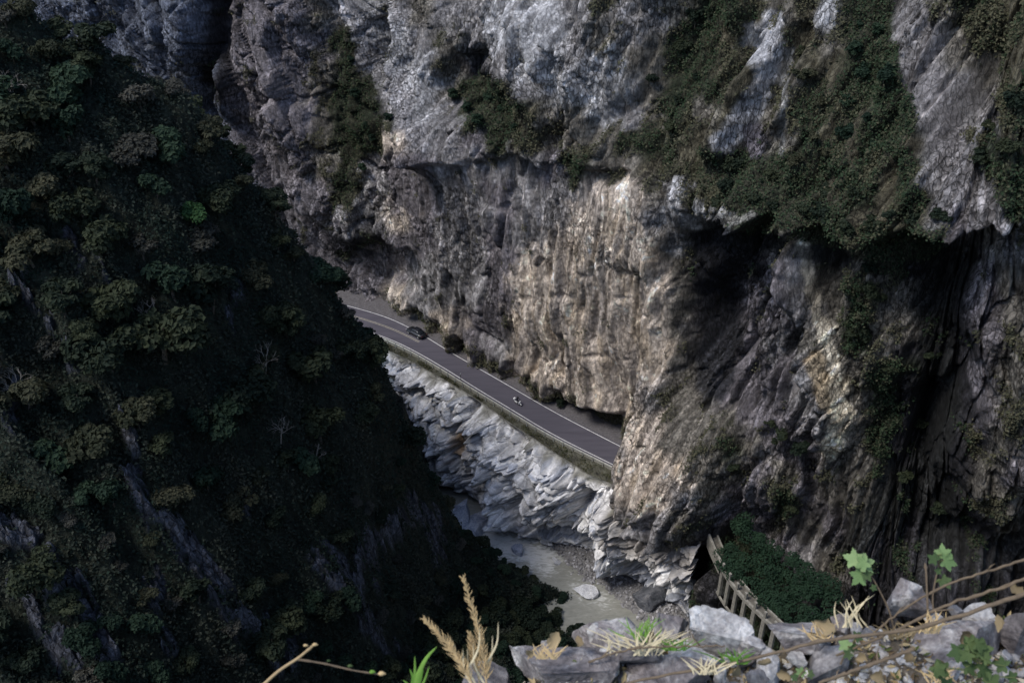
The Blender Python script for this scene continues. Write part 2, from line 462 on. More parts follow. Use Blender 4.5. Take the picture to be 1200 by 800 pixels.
# ---- ground cover kinds, by photo cell (30 x 30 px)
# 0 blue-grey, 1 grey, 2 pale, 3 tan, 4 purplish grey, 5 green, 6 olive, 7 dark rock with recess shade painted in, 8 mottled
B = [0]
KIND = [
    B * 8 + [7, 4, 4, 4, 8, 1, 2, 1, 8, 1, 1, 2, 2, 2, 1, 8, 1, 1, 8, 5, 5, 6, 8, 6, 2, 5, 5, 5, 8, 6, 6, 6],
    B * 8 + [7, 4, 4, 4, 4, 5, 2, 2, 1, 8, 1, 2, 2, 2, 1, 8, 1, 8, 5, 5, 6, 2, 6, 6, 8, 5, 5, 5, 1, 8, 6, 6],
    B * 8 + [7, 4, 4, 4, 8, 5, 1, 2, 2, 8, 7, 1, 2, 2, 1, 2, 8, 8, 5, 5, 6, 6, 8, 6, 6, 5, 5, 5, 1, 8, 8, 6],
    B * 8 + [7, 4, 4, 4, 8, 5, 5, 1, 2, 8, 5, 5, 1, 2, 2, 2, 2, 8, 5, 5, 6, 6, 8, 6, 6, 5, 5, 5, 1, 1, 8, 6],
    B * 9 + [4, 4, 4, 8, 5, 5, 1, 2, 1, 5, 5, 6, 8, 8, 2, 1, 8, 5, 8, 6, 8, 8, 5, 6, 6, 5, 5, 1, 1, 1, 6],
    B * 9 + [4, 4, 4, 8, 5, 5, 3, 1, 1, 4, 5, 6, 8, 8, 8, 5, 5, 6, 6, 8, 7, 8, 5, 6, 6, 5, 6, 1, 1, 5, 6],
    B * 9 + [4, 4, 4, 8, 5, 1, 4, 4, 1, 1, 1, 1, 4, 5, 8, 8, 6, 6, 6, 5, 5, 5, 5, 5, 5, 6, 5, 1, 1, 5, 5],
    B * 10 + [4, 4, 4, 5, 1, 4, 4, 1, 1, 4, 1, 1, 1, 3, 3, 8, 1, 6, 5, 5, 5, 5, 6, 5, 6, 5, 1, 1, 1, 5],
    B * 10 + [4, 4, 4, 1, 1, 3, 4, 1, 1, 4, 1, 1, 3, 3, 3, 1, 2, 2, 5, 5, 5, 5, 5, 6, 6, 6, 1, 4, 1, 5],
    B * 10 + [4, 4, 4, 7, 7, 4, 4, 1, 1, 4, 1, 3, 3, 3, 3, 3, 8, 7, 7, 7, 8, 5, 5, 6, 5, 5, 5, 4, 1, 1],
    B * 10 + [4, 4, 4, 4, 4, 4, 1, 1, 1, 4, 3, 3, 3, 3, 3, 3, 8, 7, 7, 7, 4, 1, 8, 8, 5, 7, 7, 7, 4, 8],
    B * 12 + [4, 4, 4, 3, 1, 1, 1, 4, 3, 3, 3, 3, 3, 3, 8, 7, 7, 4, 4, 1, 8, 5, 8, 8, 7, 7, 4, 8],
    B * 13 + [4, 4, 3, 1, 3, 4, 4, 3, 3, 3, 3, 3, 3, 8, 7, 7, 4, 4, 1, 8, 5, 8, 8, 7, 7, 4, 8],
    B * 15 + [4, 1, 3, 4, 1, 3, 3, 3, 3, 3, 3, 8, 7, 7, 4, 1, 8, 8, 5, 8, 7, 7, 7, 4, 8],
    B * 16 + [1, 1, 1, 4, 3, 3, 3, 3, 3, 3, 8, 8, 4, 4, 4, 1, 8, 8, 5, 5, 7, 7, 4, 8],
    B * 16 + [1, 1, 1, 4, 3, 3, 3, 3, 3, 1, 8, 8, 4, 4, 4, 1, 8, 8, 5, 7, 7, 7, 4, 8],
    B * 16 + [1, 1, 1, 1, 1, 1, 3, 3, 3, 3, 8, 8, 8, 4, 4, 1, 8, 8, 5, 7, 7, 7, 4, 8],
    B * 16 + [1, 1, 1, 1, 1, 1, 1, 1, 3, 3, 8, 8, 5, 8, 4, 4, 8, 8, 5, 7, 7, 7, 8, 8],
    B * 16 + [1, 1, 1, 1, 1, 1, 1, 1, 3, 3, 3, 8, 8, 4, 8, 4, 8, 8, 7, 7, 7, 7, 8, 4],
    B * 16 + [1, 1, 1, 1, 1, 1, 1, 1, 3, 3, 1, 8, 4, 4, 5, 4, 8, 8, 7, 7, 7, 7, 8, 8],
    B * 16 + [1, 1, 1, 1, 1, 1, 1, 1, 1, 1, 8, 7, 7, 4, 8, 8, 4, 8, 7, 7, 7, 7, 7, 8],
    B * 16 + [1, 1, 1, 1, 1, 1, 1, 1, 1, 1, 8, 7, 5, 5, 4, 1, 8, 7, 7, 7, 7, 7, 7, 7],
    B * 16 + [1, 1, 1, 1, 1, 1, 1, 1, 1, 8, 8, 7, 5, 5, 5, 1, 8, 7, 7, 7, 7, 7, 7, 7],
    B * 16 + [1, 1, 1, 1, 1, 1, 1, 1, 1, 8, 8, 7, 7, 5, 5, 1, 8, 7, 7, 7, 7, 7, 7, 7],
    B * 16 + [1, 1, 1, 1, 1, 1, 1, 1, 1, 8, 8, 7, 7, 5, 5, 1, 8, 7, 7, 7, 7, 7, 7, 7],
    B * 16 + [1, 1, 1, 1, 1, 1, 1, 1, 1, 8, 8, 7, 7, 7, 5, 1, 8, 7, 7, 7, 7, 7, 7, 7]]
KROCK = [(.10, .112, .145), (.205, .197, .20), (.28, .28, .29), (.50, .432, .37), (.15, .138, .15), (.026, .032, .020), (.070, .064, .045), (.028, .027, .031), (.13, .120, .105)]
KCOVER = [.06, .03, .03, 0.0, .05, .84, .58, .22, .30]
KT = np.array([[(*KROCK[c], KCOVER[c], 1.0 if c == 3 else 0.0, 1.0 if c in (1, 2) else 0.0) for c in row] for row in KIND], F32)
def kind_at(px, py):
    u = np.clip(px / 30 - 0.5, 0, KT.shape[1] - 1.001); v = np.clip(py / 30 - 0.5, 0, KT.shape[0] - 1.001)
    i, j = u.astype(int), v.astype(int); fu, fv = (u - i)[..., None], (v - j)[..., None]
    fu = ss(fu, 0.15, 0.85); fv = ss(fv, 0.15, 0.85)
    return (KT[j, i] * (1 - fu) + KT[j, i + 1] * fu) * (1 - fv) + (KT[j + 1, i] * (1 - fu) + KT[j + 1, i + 1] * fu) * fv
def wall_xyz(D):
    return BX[None, :] + NX[None, :] * D, BY[None, :] + NY[None, :] * D
x_, y_ = wall_xyz(D)
pxx, pyy = proj(x_, y_, Z)
K0 = kind_at(pxx + 14 * fbm(A / 5, Z / 5, 2, 41), pyy + 14 * fbm(A / 5, Z / 5, 2, 43))
tan_, vegm = K0[..., 4], K0[..., 3]
# ---- relief of broken rock; bedding leans one way on the left and the other way on the right
D += 2.0 * fbm(A / 20, Z / 40, 3, 101)
low = (1 - above)
smoo = np.clip(tan_ + 0.75 * low * ss(A, az(440), az(500)) * (1 - ss(A, az(730), az(790))), 0, 1)
vert = ss(A, az(740), az(800)) * low
broken = ss(fbm(A / 11, Z / 15, 3, 107) + .25 - .45 * smoo, -0.25, 0.45)
rough = (1 - 0.62 * smoo) * (1 - 0.35 * vegm)
fine = rough * (0.35 + 0.75 * broken)
bl = [1 - ss(A, az(470), az(540)), 0, ss(A, az(770), az(850)) * (1 - ss(A, az(1040), az(1090))), ss(A, az(1040), az(1090))]
bl[1] = 1 - bl[0] - bl[2] - bl[3]
ck2 = ck3 = f1 = f2 = f3 = f4 = id2 = id3 = id4 = rg_ = 0
for wgt, phi, el in zip(bl, (0.5, 0.06, -0.06, 0.12), (1.0, 1.5, 2.4, 2.2)):       # bedding leans differently in each part of the wall
    U = aw * math.cos(phi) + zw * math.sin(phi); Vv = -aw * math.sin(phi) + zw * math.cos(phi)
    a1, _, c1 = facets(U / 6.0, Vv / (16 * el), 201, 1.0)
    a2, b2, c2 = facets(U / 2.4 + 0.3 * a1, Vv / (6.4 * el), 211, 1.0)
    a3, b3, c3 = facets(U / 0.95 + 0.3 * a2, Vv / (2.2 * min(el, 1.6)), 221, 1.0)
    a4, b4, _ = facets(U / 0.40, Vv / 0.75, 231, 1.0)
    a1 = a1 * (.25 + .75 * ss(c1, 0, .22)); a2 = a2 * (.15 + .85 * ss(c2, 0, .24)); a3 = a3 * (.3 + .7 * ss(c3, 0, .25))
    f1 = f1 + wgt * a1; f2 = f2 + wgt * a2; f3 = f3 + wgt * a3; f4 = f4 + wgt * a4
    id2 = id2 + wgt * b2; id3 = id3 + wgt * b3; id4 = id4 + wgt * b4
    ck2 = ck2 + wgt * ((1 - ss(c2, 0.0, 0.13)) + 1.6 * (1 - ss(c1, 0, .07))); ck3 = ck3 + wgt * (1 - ss(c3, 0.0, 0.2))
    rg_ = rg_ + wgt * ridged(U / 3.0, Vv / 10.0, 4, 131, 0.5)
D += rough * ((3.8 - 1.0 * vert + .3 * smoo) * f1 + 1.9 * f2 - 0.75 * ck2) + fine * (0.7 * f3 + 0.16 * f4 - 0.28 * ck3)
D += rough * 0.35 * rg_
D += vert * (0.8 * perlin(aw / 2.2, zw / 26, 147) + 0.45 * perlin(aw / 0.9, zw / 14, 149))
D += smoo * (0.6 * perlin(aw / 1.7, zw / 20, 141) + 0.28 * perlin(aw / 0.7, zw / 9, 143) + 0.10 * fbm(A / 0.8, Z / 1.6, 3, 145))
# pits and drips on the overhung face
pit = fbm(A / 1.5, Z / 2.2, 3, 151)
D -= low * 0.9 * ss(pit, 0.45, 0.9) * (0.25 + 0.9 * pil2)
D += low * 0.35 * perlin(aw / 1.1, zw / 9, 153)
D += 1.5 * foot * (1 - ss(Z, 3, 9))
D += vegm * (0.9 * fbm(A / 2.6, Z / 2.6, 3, 161) + 0.5)
x_, y_ = wall_xyz(D)
pxx, pyy = proj(x_, y_, Z)
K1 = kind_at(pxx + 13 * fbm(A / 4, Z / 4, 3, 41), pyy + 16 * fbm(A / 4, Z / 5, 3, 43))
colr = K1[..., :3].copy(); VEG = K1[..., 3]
tn, wg = K1[..., 4], K1[..., 5]
sxx = pxx + 7 * fbm(A / 3, Z / 3, 3, 45); syy = pyy + 7 * fbm(A / 3, Z / 3, 3, 47)
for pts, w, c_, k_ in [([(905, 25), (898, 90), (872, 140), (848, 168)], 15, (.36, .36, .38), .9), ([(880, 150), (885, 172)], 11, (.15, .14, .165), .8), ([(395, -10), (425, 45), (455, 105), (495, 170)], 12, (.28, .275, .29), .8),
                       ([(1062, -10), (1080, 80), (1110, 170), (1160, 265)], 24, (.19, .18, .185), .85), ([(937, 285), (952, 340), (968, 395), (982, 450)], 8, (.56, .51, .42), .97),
                       ([(978, 450), (988, 480), (972, 525)], 13, (.58, .51, .39), .95), ([(955, 420), (968, 470)], 10, (.33, .26, .17), .8), ([(922, 300), (935, 370)], 9, (.25, .24, .25), .7),
                       ([(800, 215), (775, 275), (800, 290)], 14, (.33, .33, .345), .7), ([(820, 262), (880, 252)], 6, (.34, .33, .31), .6), ([(915, 180), (925, 60)], 5, (.24, .24, .24), .6),
                       ([(1085, 660), (1160, 660), (1200, 640)], 22, (.04, .04, .042), .8), ([(838, 280), (848, 360), (836, 445)], 24, (.020, .021, .026), .92), ([(865, 280), (925, 290), (990, 305)], 11, (.022, .022, .024), .85), ([(812, 420), (800, 380)], 9, (.03, .03, .033), .8), ([(1125, 300), (1092, 360), (1105, 450), (1085, 560), (1110, 640)], 24, (.022, .023, .023), .88), ([(1040, 610), (1050, 560), (1000, 640)], 20, (.03, .032, .03), .7)]:  # near-black strokes paint the shade of overhang hollow and slots into the rock
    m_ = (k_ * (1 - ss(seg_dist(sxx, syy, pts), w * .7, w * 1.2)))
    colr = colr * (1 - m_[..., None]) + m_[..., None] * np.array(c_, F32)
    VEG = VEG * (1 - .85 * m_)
br = 1 + 0.30 * (id2 - 0.5) + 0.35 * (id3 - 0.5) + 0.25 * fbm(A / 3, Z / 4, 3, 171)
# vertical mineral staining on the overhung face
st = fbm(aw / 0.9, zw / 22, 4, 181, 0.6)
br = br * (1 - low * 0.38 * ss(st, 0.1, 0.7))
st2 = perlin(aw / 0.55, zw / 30, 183) + .5 * perlin(aw / 2.2, zw / 12, 185)
br = br * (1 - low * 0.5 * ss(st2, 0.42, 0.62)) * (1 + low * 0.35 * ss(-st2, 0.35, 0.6))
fleck = (id4 > 0.80) & (fbm(A / 2.2, Z / 2.8, 3, 191) > 0.05)
fl2 = (id3 > 0.72) & (fbm(A / 6, Z / 6, 3, 193) > 0.10)
br = np.where(fleck, br * (1.7 + 0.2 * wg), br)
br = np.where(fl2, br * (1.3 + 0.35 * wg), br)
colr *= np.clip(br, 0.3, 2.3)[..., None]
# rust and ochre runs in the tan face
oc = ss(fbm(aw / 2.0, zw / 9.0, 3, 195), 0.0, 0.6) * tn
colr = colr * (1 - oc[..., None] * np.array([0.0, 0.04, 0.12], F32))
gy = ss(fbm(aw / 3.0, zw / 14.0, 3, 197), 0.05, 0.55) * tn * 0.5
colr = colr * (1 - gy[..., None]) + gy[..., None] * np.array([.20, .185, .185], F32)
# plant cover: soil colour under it
vegn = VEG + 0.50 * fbm(A / 4.2, Z / 5.2, 5, 199, 0.62) + 0.16 * f2 + 0.12 * f3
vmask = ss(vegn, 0.44, 0.66)
foot_v = foot * (1 - ss(Z, 2.0, 6.5)) * ss(fbm(A / 4.0, Z / 3.0, 2, 205), -0.25, 0.25)
vmask = np.maximum(vmask, foot_v)
soil = np.array([.040, .040, .027], F32) * (1 + 0.5 * fbm(A / 1.1, Z / 1.1, 2, 203))[..., None]
colr = colr * (1 - 0.8 * vmask[..., None]) + 0.8 * vmask[..., None] * soil
WV = np.stack([x_, y_, Z], -1).reshape(-1, 3)
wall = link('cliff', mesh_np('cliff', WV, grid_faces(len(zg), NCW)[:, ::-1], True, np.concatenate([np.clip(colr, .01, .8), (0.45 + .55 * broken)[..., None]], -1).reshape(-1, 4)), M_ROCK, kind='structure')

# ------------------------------------------------------------------ marble cliff below the road
VERGE = [(380, 385), (445, 408), (480, 424), (520, 446), (560, 470), (600, 499), (650, 532), (690, 558), (720, 570), (760, 592), (800, 620), (850, 660)]
FOOT = [(330, 500), (440, 525), (500, 550), (530, 578), (552, 584), (575, 606), (600, 628), (640, 640), (680, 646), (715, 664), (745, 684), (775, 702), (815, 735), (860, 780)]
vx, vy = at_z([p[0] for p in VERGE], [p[1] for p in VERGE], -0.3)
fx_, fy_ = at_z([p[0] for p in FOOT], [p[1] for p in FOOT], -20.2)
NCL, NRL = 640, 300
ql = np.linspace(-0.25, 0.27, NCL)
TY = smooth1(np.interp(ql, vx / vy, vy), 6); FY = smooth1(np.interp(ql, fx_ / fy_, fy_), 4)
TX, FX = ql * TY, ql * FY
al = np.concatenate([[0], np.cumsum(np.hypot(np.diff(TX), np.diff(TY)))])
ltx, lty = smooth1(np.gradient(TX), 25), smooth1(np.gradient(TY), 25)
lln = np.hypot(ltx, lty); LNX, LNY = lty / lln, -ltx / lln
v = np.linspace(-0.02, 1.06, NRL)
AL, VL = np.meshgrid(al, v); AL = AL.astype(F32); VL = VL.astype(F32)
ZLc = -0.3 - 20.0 * VL
tt = np.clip(VL, 0, 1.06)
base_x = TX[None, :] * (1 - tt) + FX[None, :] * tt; base_y = TY[None, :] * (1 - tt) + FY[None, :] * tt
lxp, lyp = proj(base_x, base_y, ZLc)
lw = AL + 1.6 * fbm(AL / 6, ZLc / 6, 3, 301); zlw = ZLc + 1.6 * fbm(AL / 6, ZLc / 6, 3, 303)
fade = ss(VL, -0.01, 0.06)
def lstroke(pts, w, amp):                          # w in photo pixels
    return amp * np.exp(-(seg_dist(lxp + 3 * fbm(AL / 2, ZLc / 2, 2, 305), lyp, pts) / w) ** 2)
DL = 1.2 * np.sin(np.pi * np.clip(VL, 0, 1)) ** 0.7 + 0.6 * fbm(AL / 7, ZLc / 8, 3, 311)
DL += lstroke([(572, 492), (592, 530), (603, 575), (592, 605)], 13, 3.4) + lstroke([(515, 480), (530, 510), (528, 550)], 20, 2.6)
DL += lstroke([(556, 470), (560, 520), (566, 580)], 6, -4.5) + lstroke([(500, 515), (512, 552)], 5, -3.0) + lstroke([(606, 500), (618, 545)], 5, -2.2)
DL += lstroke([(618, 585), (628, 605), (660, 622), (690, 632)], 8, -4.0) + lstroke([(690, 580), (672, 608), (700, 645)], 7, -3.4)
DL += lstroke([(640, 540), (660, 560), (640, 585)], 20, 3.2) + lstroke([(725, 590), (735, 640), (722, 655)], 18, 4.2) + lstroke([(600, 600), (622, 622)], 8, 1.8)
DL += lstroke([(752, 655), (775, 675), (800, 700)], 9, -4.5) + lstroke([(545, 495), (547, 540)], 4, -1.6) + lstroke([(780, 640), (790, 670)], 12, 2.0)
DL += lstroke([(476, 455), (495, 452), (510, 462)], 4.5, -2.0) + lstroke([(480, 440), (505, 446), (522, 456)], 6, 1.8) + lstroke([(660, 540), (700, 580)], 4, -1.2)
pl = 0.35
LU = lw * math.cos(pl) + zlw * math.sin(pl); LV = -lw * math.sin(pl) + zlw * math.cos(pl)
g1, i1, k1_ = facets(LU / 3.8, LV / 4.4, 321, 1.0)
g2, i2, k2_ = facets(LU / 1.3, LV / 1.5, 331, 1.1)
g3, i3, k3_ = facets(LU / 0.5, LV / 0.42, 341, 1.0)
polish = ss(VL + 0.15 * fbm(AL / 5, ZLc / 5, 2, 351), 0.55, 0.85)          # water-worn lower part
g1 = g1 * ss(k1_, 0, .25); g2 = g2 * ss(k2_, 0, .25)
DL += (1 - 0.45 * polish) * (2.3 * g1 + 1.1 * g2 + 0.14 * g3 + 0.5 * ss(k1_, 0, .3) + .3 * ss(k2_, 0, .3) - 0.5 * (1 - ss(k1_, 0, .12)) - 0.35 * (1 - ss(k2_, 0, .14))) + 0.2 * ridged(LU / 2.2, LV / 1.6, 4, 353)
DL += polish * 0.22 * np.sin(LV * 2.4 + 3 * fbm(AL / 4, ZLc / 4, 2, 355))
DL *= fade * (1 - 0.75 * ss(VL, 0.80, 1.0)) - 0.0
DL -= 1.2 * ss(VL, 0.9, 1.0)
LXX, LYY = base_x + LNX[None, :] * DL, base_y + LNY[None, :] * DL
lpx, lpy = proj(LXX, LYY, ZLc)
band = fbm(LU / 9, LV / 0.8 + 1.5 * fbm(AL / 5, ZLc / 5, 2, 361), 3, 363)
cw = np.array([.66, .65, .65], F32); cb = np.array([.33, .35, .40], F32); cd = np.array([.12, .125, .14], F32)
mixb = ss(band + 0.5 * polish - 0.1, -0.15, 0.6)[..., None]
lc = cw * (1 - mixb) + cb * mixb
lc = lc * np.clip(1 + 0.5 * (i2 - 0.5) + 0.4 * (i3 - 0.5) + 0.25 * fbm(AL / 2, ZLc / 2, 3, 367), .4, 1.6)[..., None]
vein = ss(ridged(LU / 3, LV / 1.4, 3, 369), 0.62, 0.80)[..., None] * 0.6
lc = lc * (1 - vein) + cd * vein
rust = (np.exp(-(seg_dist(lxp, lyp, [(549, 500), (545, 528)]) / 7) ** 2) * ss(fbm(AL / 1.5, ZLc / 3, 2, 371), -0.4, 0.2))[..., None]
lc = lc * (1 - 0.8 * rust) + 0.8 * rust * np.array([.27, .17, .085], F32)
brn = ss(lxp + 30 * fbm(AL / 6, ZLc / 6, 3, 373), 690, 770)[..., None] * (1 - ss(VL + .15 * fbm(AL / 5, ZLc / 5, 2, 377), .3, .6)[..., None]) * .9
lc = lc * (1 - 0.8 * brn) + 0.8 * brn * np.array([.25, .22, .19], F32) * (1 + 0.5 * (i2 - .5))[..., None]
grs = (ss(0.045 + 0.05 * fbm(AL / 3, ZLc * 0, 2, 375) - VL, 0, 0.04))[..., None] * 0.75
lc = lc * (1 - grs) + grs * np.array([.085, .08, .05], F32)
wet = ss(VL, 0.93, 0.98)[..., None]
lc = lc * (1 - 0.45 * wet)
link('river_cliff', mesh_np('river_cliff', np.stack([LXX, LYY, ZLc], -1).reshape(-1, 3), grid_faces(NRL, NCL), True, np.concatenate([np.clip(lc, .02, .8), (0.15 + 0.6 * ss(fbm(AL / 5, ZLc / 5, 3, 379), -.3, .5) * (1 - .7 * polish))[..., None]], -1).reshape(-1, 4)), M_MARBLE, kind='structure')
# ------------------------------------------------------------------ road
INL = [(300, 345), (380, 352), (428, 364), (455, 372), (480, 384), (500, 395), (530, 414), (560, 431), (600, 454), (650, 483), (700, 509), (735, 527), (790, 553)]
OUL = [(330, 372), (400, 380), (440, 391), (470, 403), (500, 419), (530, 437), (560, 456), (600, 480), (650, 510), (722, 546), (760, 566), (800, 590)]
def road_curve(pts, n=240):
    x, y = at_z([p[0] for p in pts], [p[1] for p in pts], 0.0)
    c = spline(list(zip(x, y)), n)
    s = np.concatenate([[0], np.cumsum(np.hypot(*np.diff(c, axis=0).T))])
    u = np.linspace(0, s[-1], n)
    c = np.stack([np.interp(u, s, c[:, 0]), np.interp(u, s, c[:, 1])], 1)
    return np.stack([smooth1(c[:, 0], 7), smooth1(c[:, 1], 7)], 1)
CI, CO = road_curve(INL), road_curve(OUL)
def off(c, d):                                       # + = away from the river
    t = np.gradient(c, axis=0); t /= np.linalg.norm(t, axis=1)[:, None]
    return c + d * np.stack([-t[:, 1], t[:, 0]], 1)
def ribbon(a, b, za, zb, m=2, bump=0.0):
    rows = []
    for k in range(m):
        f = k / (m - 1)
        p = a * (1 - f) + b * f
        z = np.full(len(p), za * (1 - f) + zb * f)
        if bump and 0 < k < m - 1:
            z = z + bump * fbm(p[:, 0] * 1.3, p[:, 1] * 1.3, 3, 401)
        rows.append(np.column_stack([p, z]))
    return np.concatenate(rows), grid_faces(m, len(a))
M_ASPH, nt, b = new_mat('asphalt')
b.inputs['Roughness'].default_value = 0.85; b.inputs['Specular IOR Level'].default_value = 0.25
n1 = N(nt, 'ShaderNodeTexCoord'); m1 = N(nt, 'ShaderNodeMapping'); m1.inputs['Rotation'].default_value = (0, 0, math.radians(43)); m1.inputs['Scale'].default_value = (0.12, 0.9, 1)
nt.links.new(n1.outputs['Object'], m1.inputs[0])
z1 = N(nt, 'ShaderNodeTexNoise'); z1.inputs['Scale'].default_value = 1.2; z1.inputs['Detail'].default_value = 5; nt.links.new(m1.outputs[0], z1.inputs['Vector'])
z2 = N(nt, 'ShaderNodeTexNoise'); z2.inputs['Scale'].default_value = 9; z2.inputs['Detail'].default_value = 3; nt.links.new(n1.outputs['Object'], z2.inputs['Vector'])
ma = N(nt, 'ShaderNodeMath', operation='MULTIPLY_ADD'); ma.inputs[1].default_value = 0.5; nt.links.new(z2.outputs['Fac'], ma.inputs[0]); nt.links.new(z1.outputs['Fac'], ma.inputs[2])
cr = N(nt, 'ShaderNodeValToRGB'); cr.color_ramp.elements[0].position = 0.45; cr.color_ramp.elements[0].color = (.052, .049, .062, 1)
cr.color_ramp.elements[1].position = 1.0; cr.color_ramp.elements[1].color = (.078, .073, .090, 1)
nt.links.new(ma.outputs[0], cr.inputs[0]); nt.links.new(cr.outputs[0], b.inputs['Base Color'])
M_SHOULD = plain_mat('shoulder_gravel', (.085, .08, .085), 3.0, 0.45, 0.5, 0.05)
M_PAINT = plain_mat('road_paint', (.50, .50, .50), 1.5, 0.35)
M_PAINT2 = plain_mat('worn_paint', (.26, .24, .20), 2.5, 0.4)
M_VERGE = plain_mat('verge_grass', (.055, .054, .040), 0.7, 0.8, 0.8, 0.15)
M_CONC = plain_mat('weathered_concrete', (.30, .29, .26), 2.5, 0.4, 0.4, 0.03)
M_KERB = plain_mat('kerb_concrete', (.24, .23, .20), 2.0, 0.35, 0.3, 0.03)
rv, rq = ribbon(off(CO, -0.45), off(CI, 0.35), 0.0, 0.0, 9)
road = link('road', mesh_np('road', rv, rq), M_ASPH, kind='structure')
sv, sq = ribbon(off(CI, 0.35), off(CI, 7.0), -0.004, 0.25, 12, 0.09)
link('road_shoulder', mesh_np('road_shoulder', sv, sq), M_SHOULD, kind='structure')
# verge strip between road edge and cliff top
ve = np.stack([vx, vy], 1)
ves = spline(ve, len(CO))
ser = np.concatenate([[0], np.cumsum(np.hypot(*np.diff(ves, axis=0).T))])
qe = CO[:, 0] / CO[:, 1]
top = np.stack([np.interp(qe, ql, TX), np.interp(qe, ql, TY)], 1) + np.array([[0.15, 0.15]])
vv, vq = ribbon(off(CO, -0.45), top, -0.01, -0.32, 10, 0.16)
link('road_verge', mesh_np('road_verge', vv, vq), M_VERGE, kind='structure')
def line(name, c, w, i0=0, i1=None, mat=M_PAINT):
    c = c[i0:i1]
    a, q = ribbon(off(c, -w / 2), off(c, w / 2), 0.008, 0.008, 2)
    return link(name, mesh_np(name, a, q), mat, road)
line('edge_line', CI, 0.15); line('edge_line', CO, 0.16)
CM = 0.52 * CI + 0.48 * CO
cmx, cmy = proj(CM[:, 0], CM[:, 1], np.zeros(len(CM)))
ic = int(np.argmin(np.abs(cmx - 492)))
line('centre_line', CM, 0.13, 0, ic, M_PAINT2)
CQ = off(CM, 0.32); line('centre_line', CQ, 0.13, 0, ic, M_PAINT2)

# kerb and guardrail along the outer side
def sweep(c, prof, z0):
    t = np.gradient(c, axis=0); t /= np.linalg.norm(t, axis=1)[:, None]
    nrm = np.stack([-t[:, 1], t[:, 0]], 1)
    k = len(prof); V = []
    for (o, z) in prof:
        V.append(np.column_stack([c + nrm * o, np.full(len(c), z0 + z)]))
    V = np.concatenate(V); n = len(c); Q = []
    for i in range(k):
        j = (i + 1) % k
        for s in range(n - 1):
            Q.append((i * n + s, i * n + s + 1, j * n + s + 1, j * n + s))
    return V, np.array(Q)
gk = off(CO, -0.95)
kv, kq = sweep(gk, [(-.2, -.3), (.2, -.3), (.2, .16), (.16, .2), (-.16, .2), (-.2, .16)], 0)
link('kerb', mesh_np('kerb', kv, kq), M_KERB, kind='structure')
gl = off(CO, -1.25)
gr = thing('guardrail', 'long pale steel guardrail on posts along the river side of the road', 'guardrail', (0, 0, 0))
M_RAIL = plain_mat('galvanised_rail', (.42, .42, .38), 3.0, 0.3, rough=0.55)
sl = np.concatenate([[0], np.cumsum(np.hypot(*np.diff(gl, axis=0).T))])
glx, gly = proj(gl[:, 0], gl[:, 1], np.zeros(len(gl)))
s_a, s_b = np.interp(405, glx, sl), np.interp(722, glx, sl)
seg = 4.0
pm = bmesh.new(); bm_box(pm, (0, 0, .35), (.12, .12, 1.1)); postme = bm_mesh('post', pm)
s = s_a
while s < s_b:
    u = np.linspace(s, min(s + seg - 0.04, s_b), 8)
    c = np.stack([np.interp(u, sl, gl[:, 0]), np.interp(u, sl, gl[:, 1])], 1)
    a, q = sweep(c, [(-.03, .52), (.05, .50), (.0, .60), (.05, .66), (.0, .72), (.05, .82), (-.03, .80)], 0)
    link('rail', mesh_np('rail', a, q), M_RAIL, gr)
    for du in (0.0, 2.0):
        p = link('post', postme, M_RAIL, gr)
        p.location = (np.interp(s + du, sl, gl[:, 0]) - .06, np.interp(s + du, sl, gl[:, 1]) - .06, 0)
    s += seg

# ------------------------------------------------------------------ river bed, river, gravel
link('ground', mesh_np('ground', np.array([(-3000, -3000, -27), (3000, -3000, -27), (3000, 3000, -27), (-3000, 3000, -27)], F32), np.array([[0, 1, 2, 3]])), plain_mat('bedrock', (.12, .115, .11), .05), kind='structure')
gx, gy = np.meshgrid(np.linspace(-130, 110, 240), np.linspace(60, 270, 240))
rxp, ryp = proj(gx, gy, np.full(gx.shape, -20.0))
rapid = np.exp(-(seg_dist(rxp, ryp, [(575, 632), (600, 640), (640, 655)]) / 22) ** 2) + 0.6 * np.exp(-(seg_dist(rxp, ryp, [(675, 690), (710, 705)]) / 14) ** 2) \
    + 0.35 * np.exp(-(seg_dist(rxp, ryp, [(520, 575), (560, 610)]) / 14) ** 2)
wz = -20 + (0.06 + 0.25 * rapid) * fbm(gx * .7, gy * .7, 4, 501)
M_WATER, nt, b = new_mat('river_water')
a = N(nt, 'ShaderNodeAttribute', attribute_name='Col')
tc = N(nt, 'ShaderNodeTexCoord')
mp = N(nt, 'ShaderNodeMapping'); mp.inputs['Rotation'].default_value = (0, 0, math.radians(45)); mp.inputs['Scale'].default_value = (.55, 1.6, 1)
nt.links.new(tc.outputs['Object'], mp.inputs[0])
nz = N(nt, 'ShaderNodeTexNoise'); nz.inputs['Scale'].default_value = 1.1; nz.inputs['Detail'].default_value = 7; nz.inputs['Roughness'].default_value = .62; nz.inputs['Distortion'].default_value = 1.2
nt.links.new(mp.outputs[0], nz.inputs['Vector'])
bp = N(nt, 'ShaderNodeBump'); bp.inputs['Strength'].default_value = 0.7; bp.inputs['Distance'].default_value = 0.2
nt.links.new(nz.outputs['Fac'], bp.inputs['Height']); nt.links.new(bp.outputs[0], b.inputs['Normal'])
sepc = N(nt, 'ShaderNodeSeparateColor'); nt.links.new(a.outputs['Color'], sepc.inputs[0])
fm = N(nt, 'ShaderNodeMath', operation='MULTIPLY_ADD'); fm.inputs[1].default_value = 1.0
nt.links.new(nz.outputs['Fac'], fm.inputs[0]); 
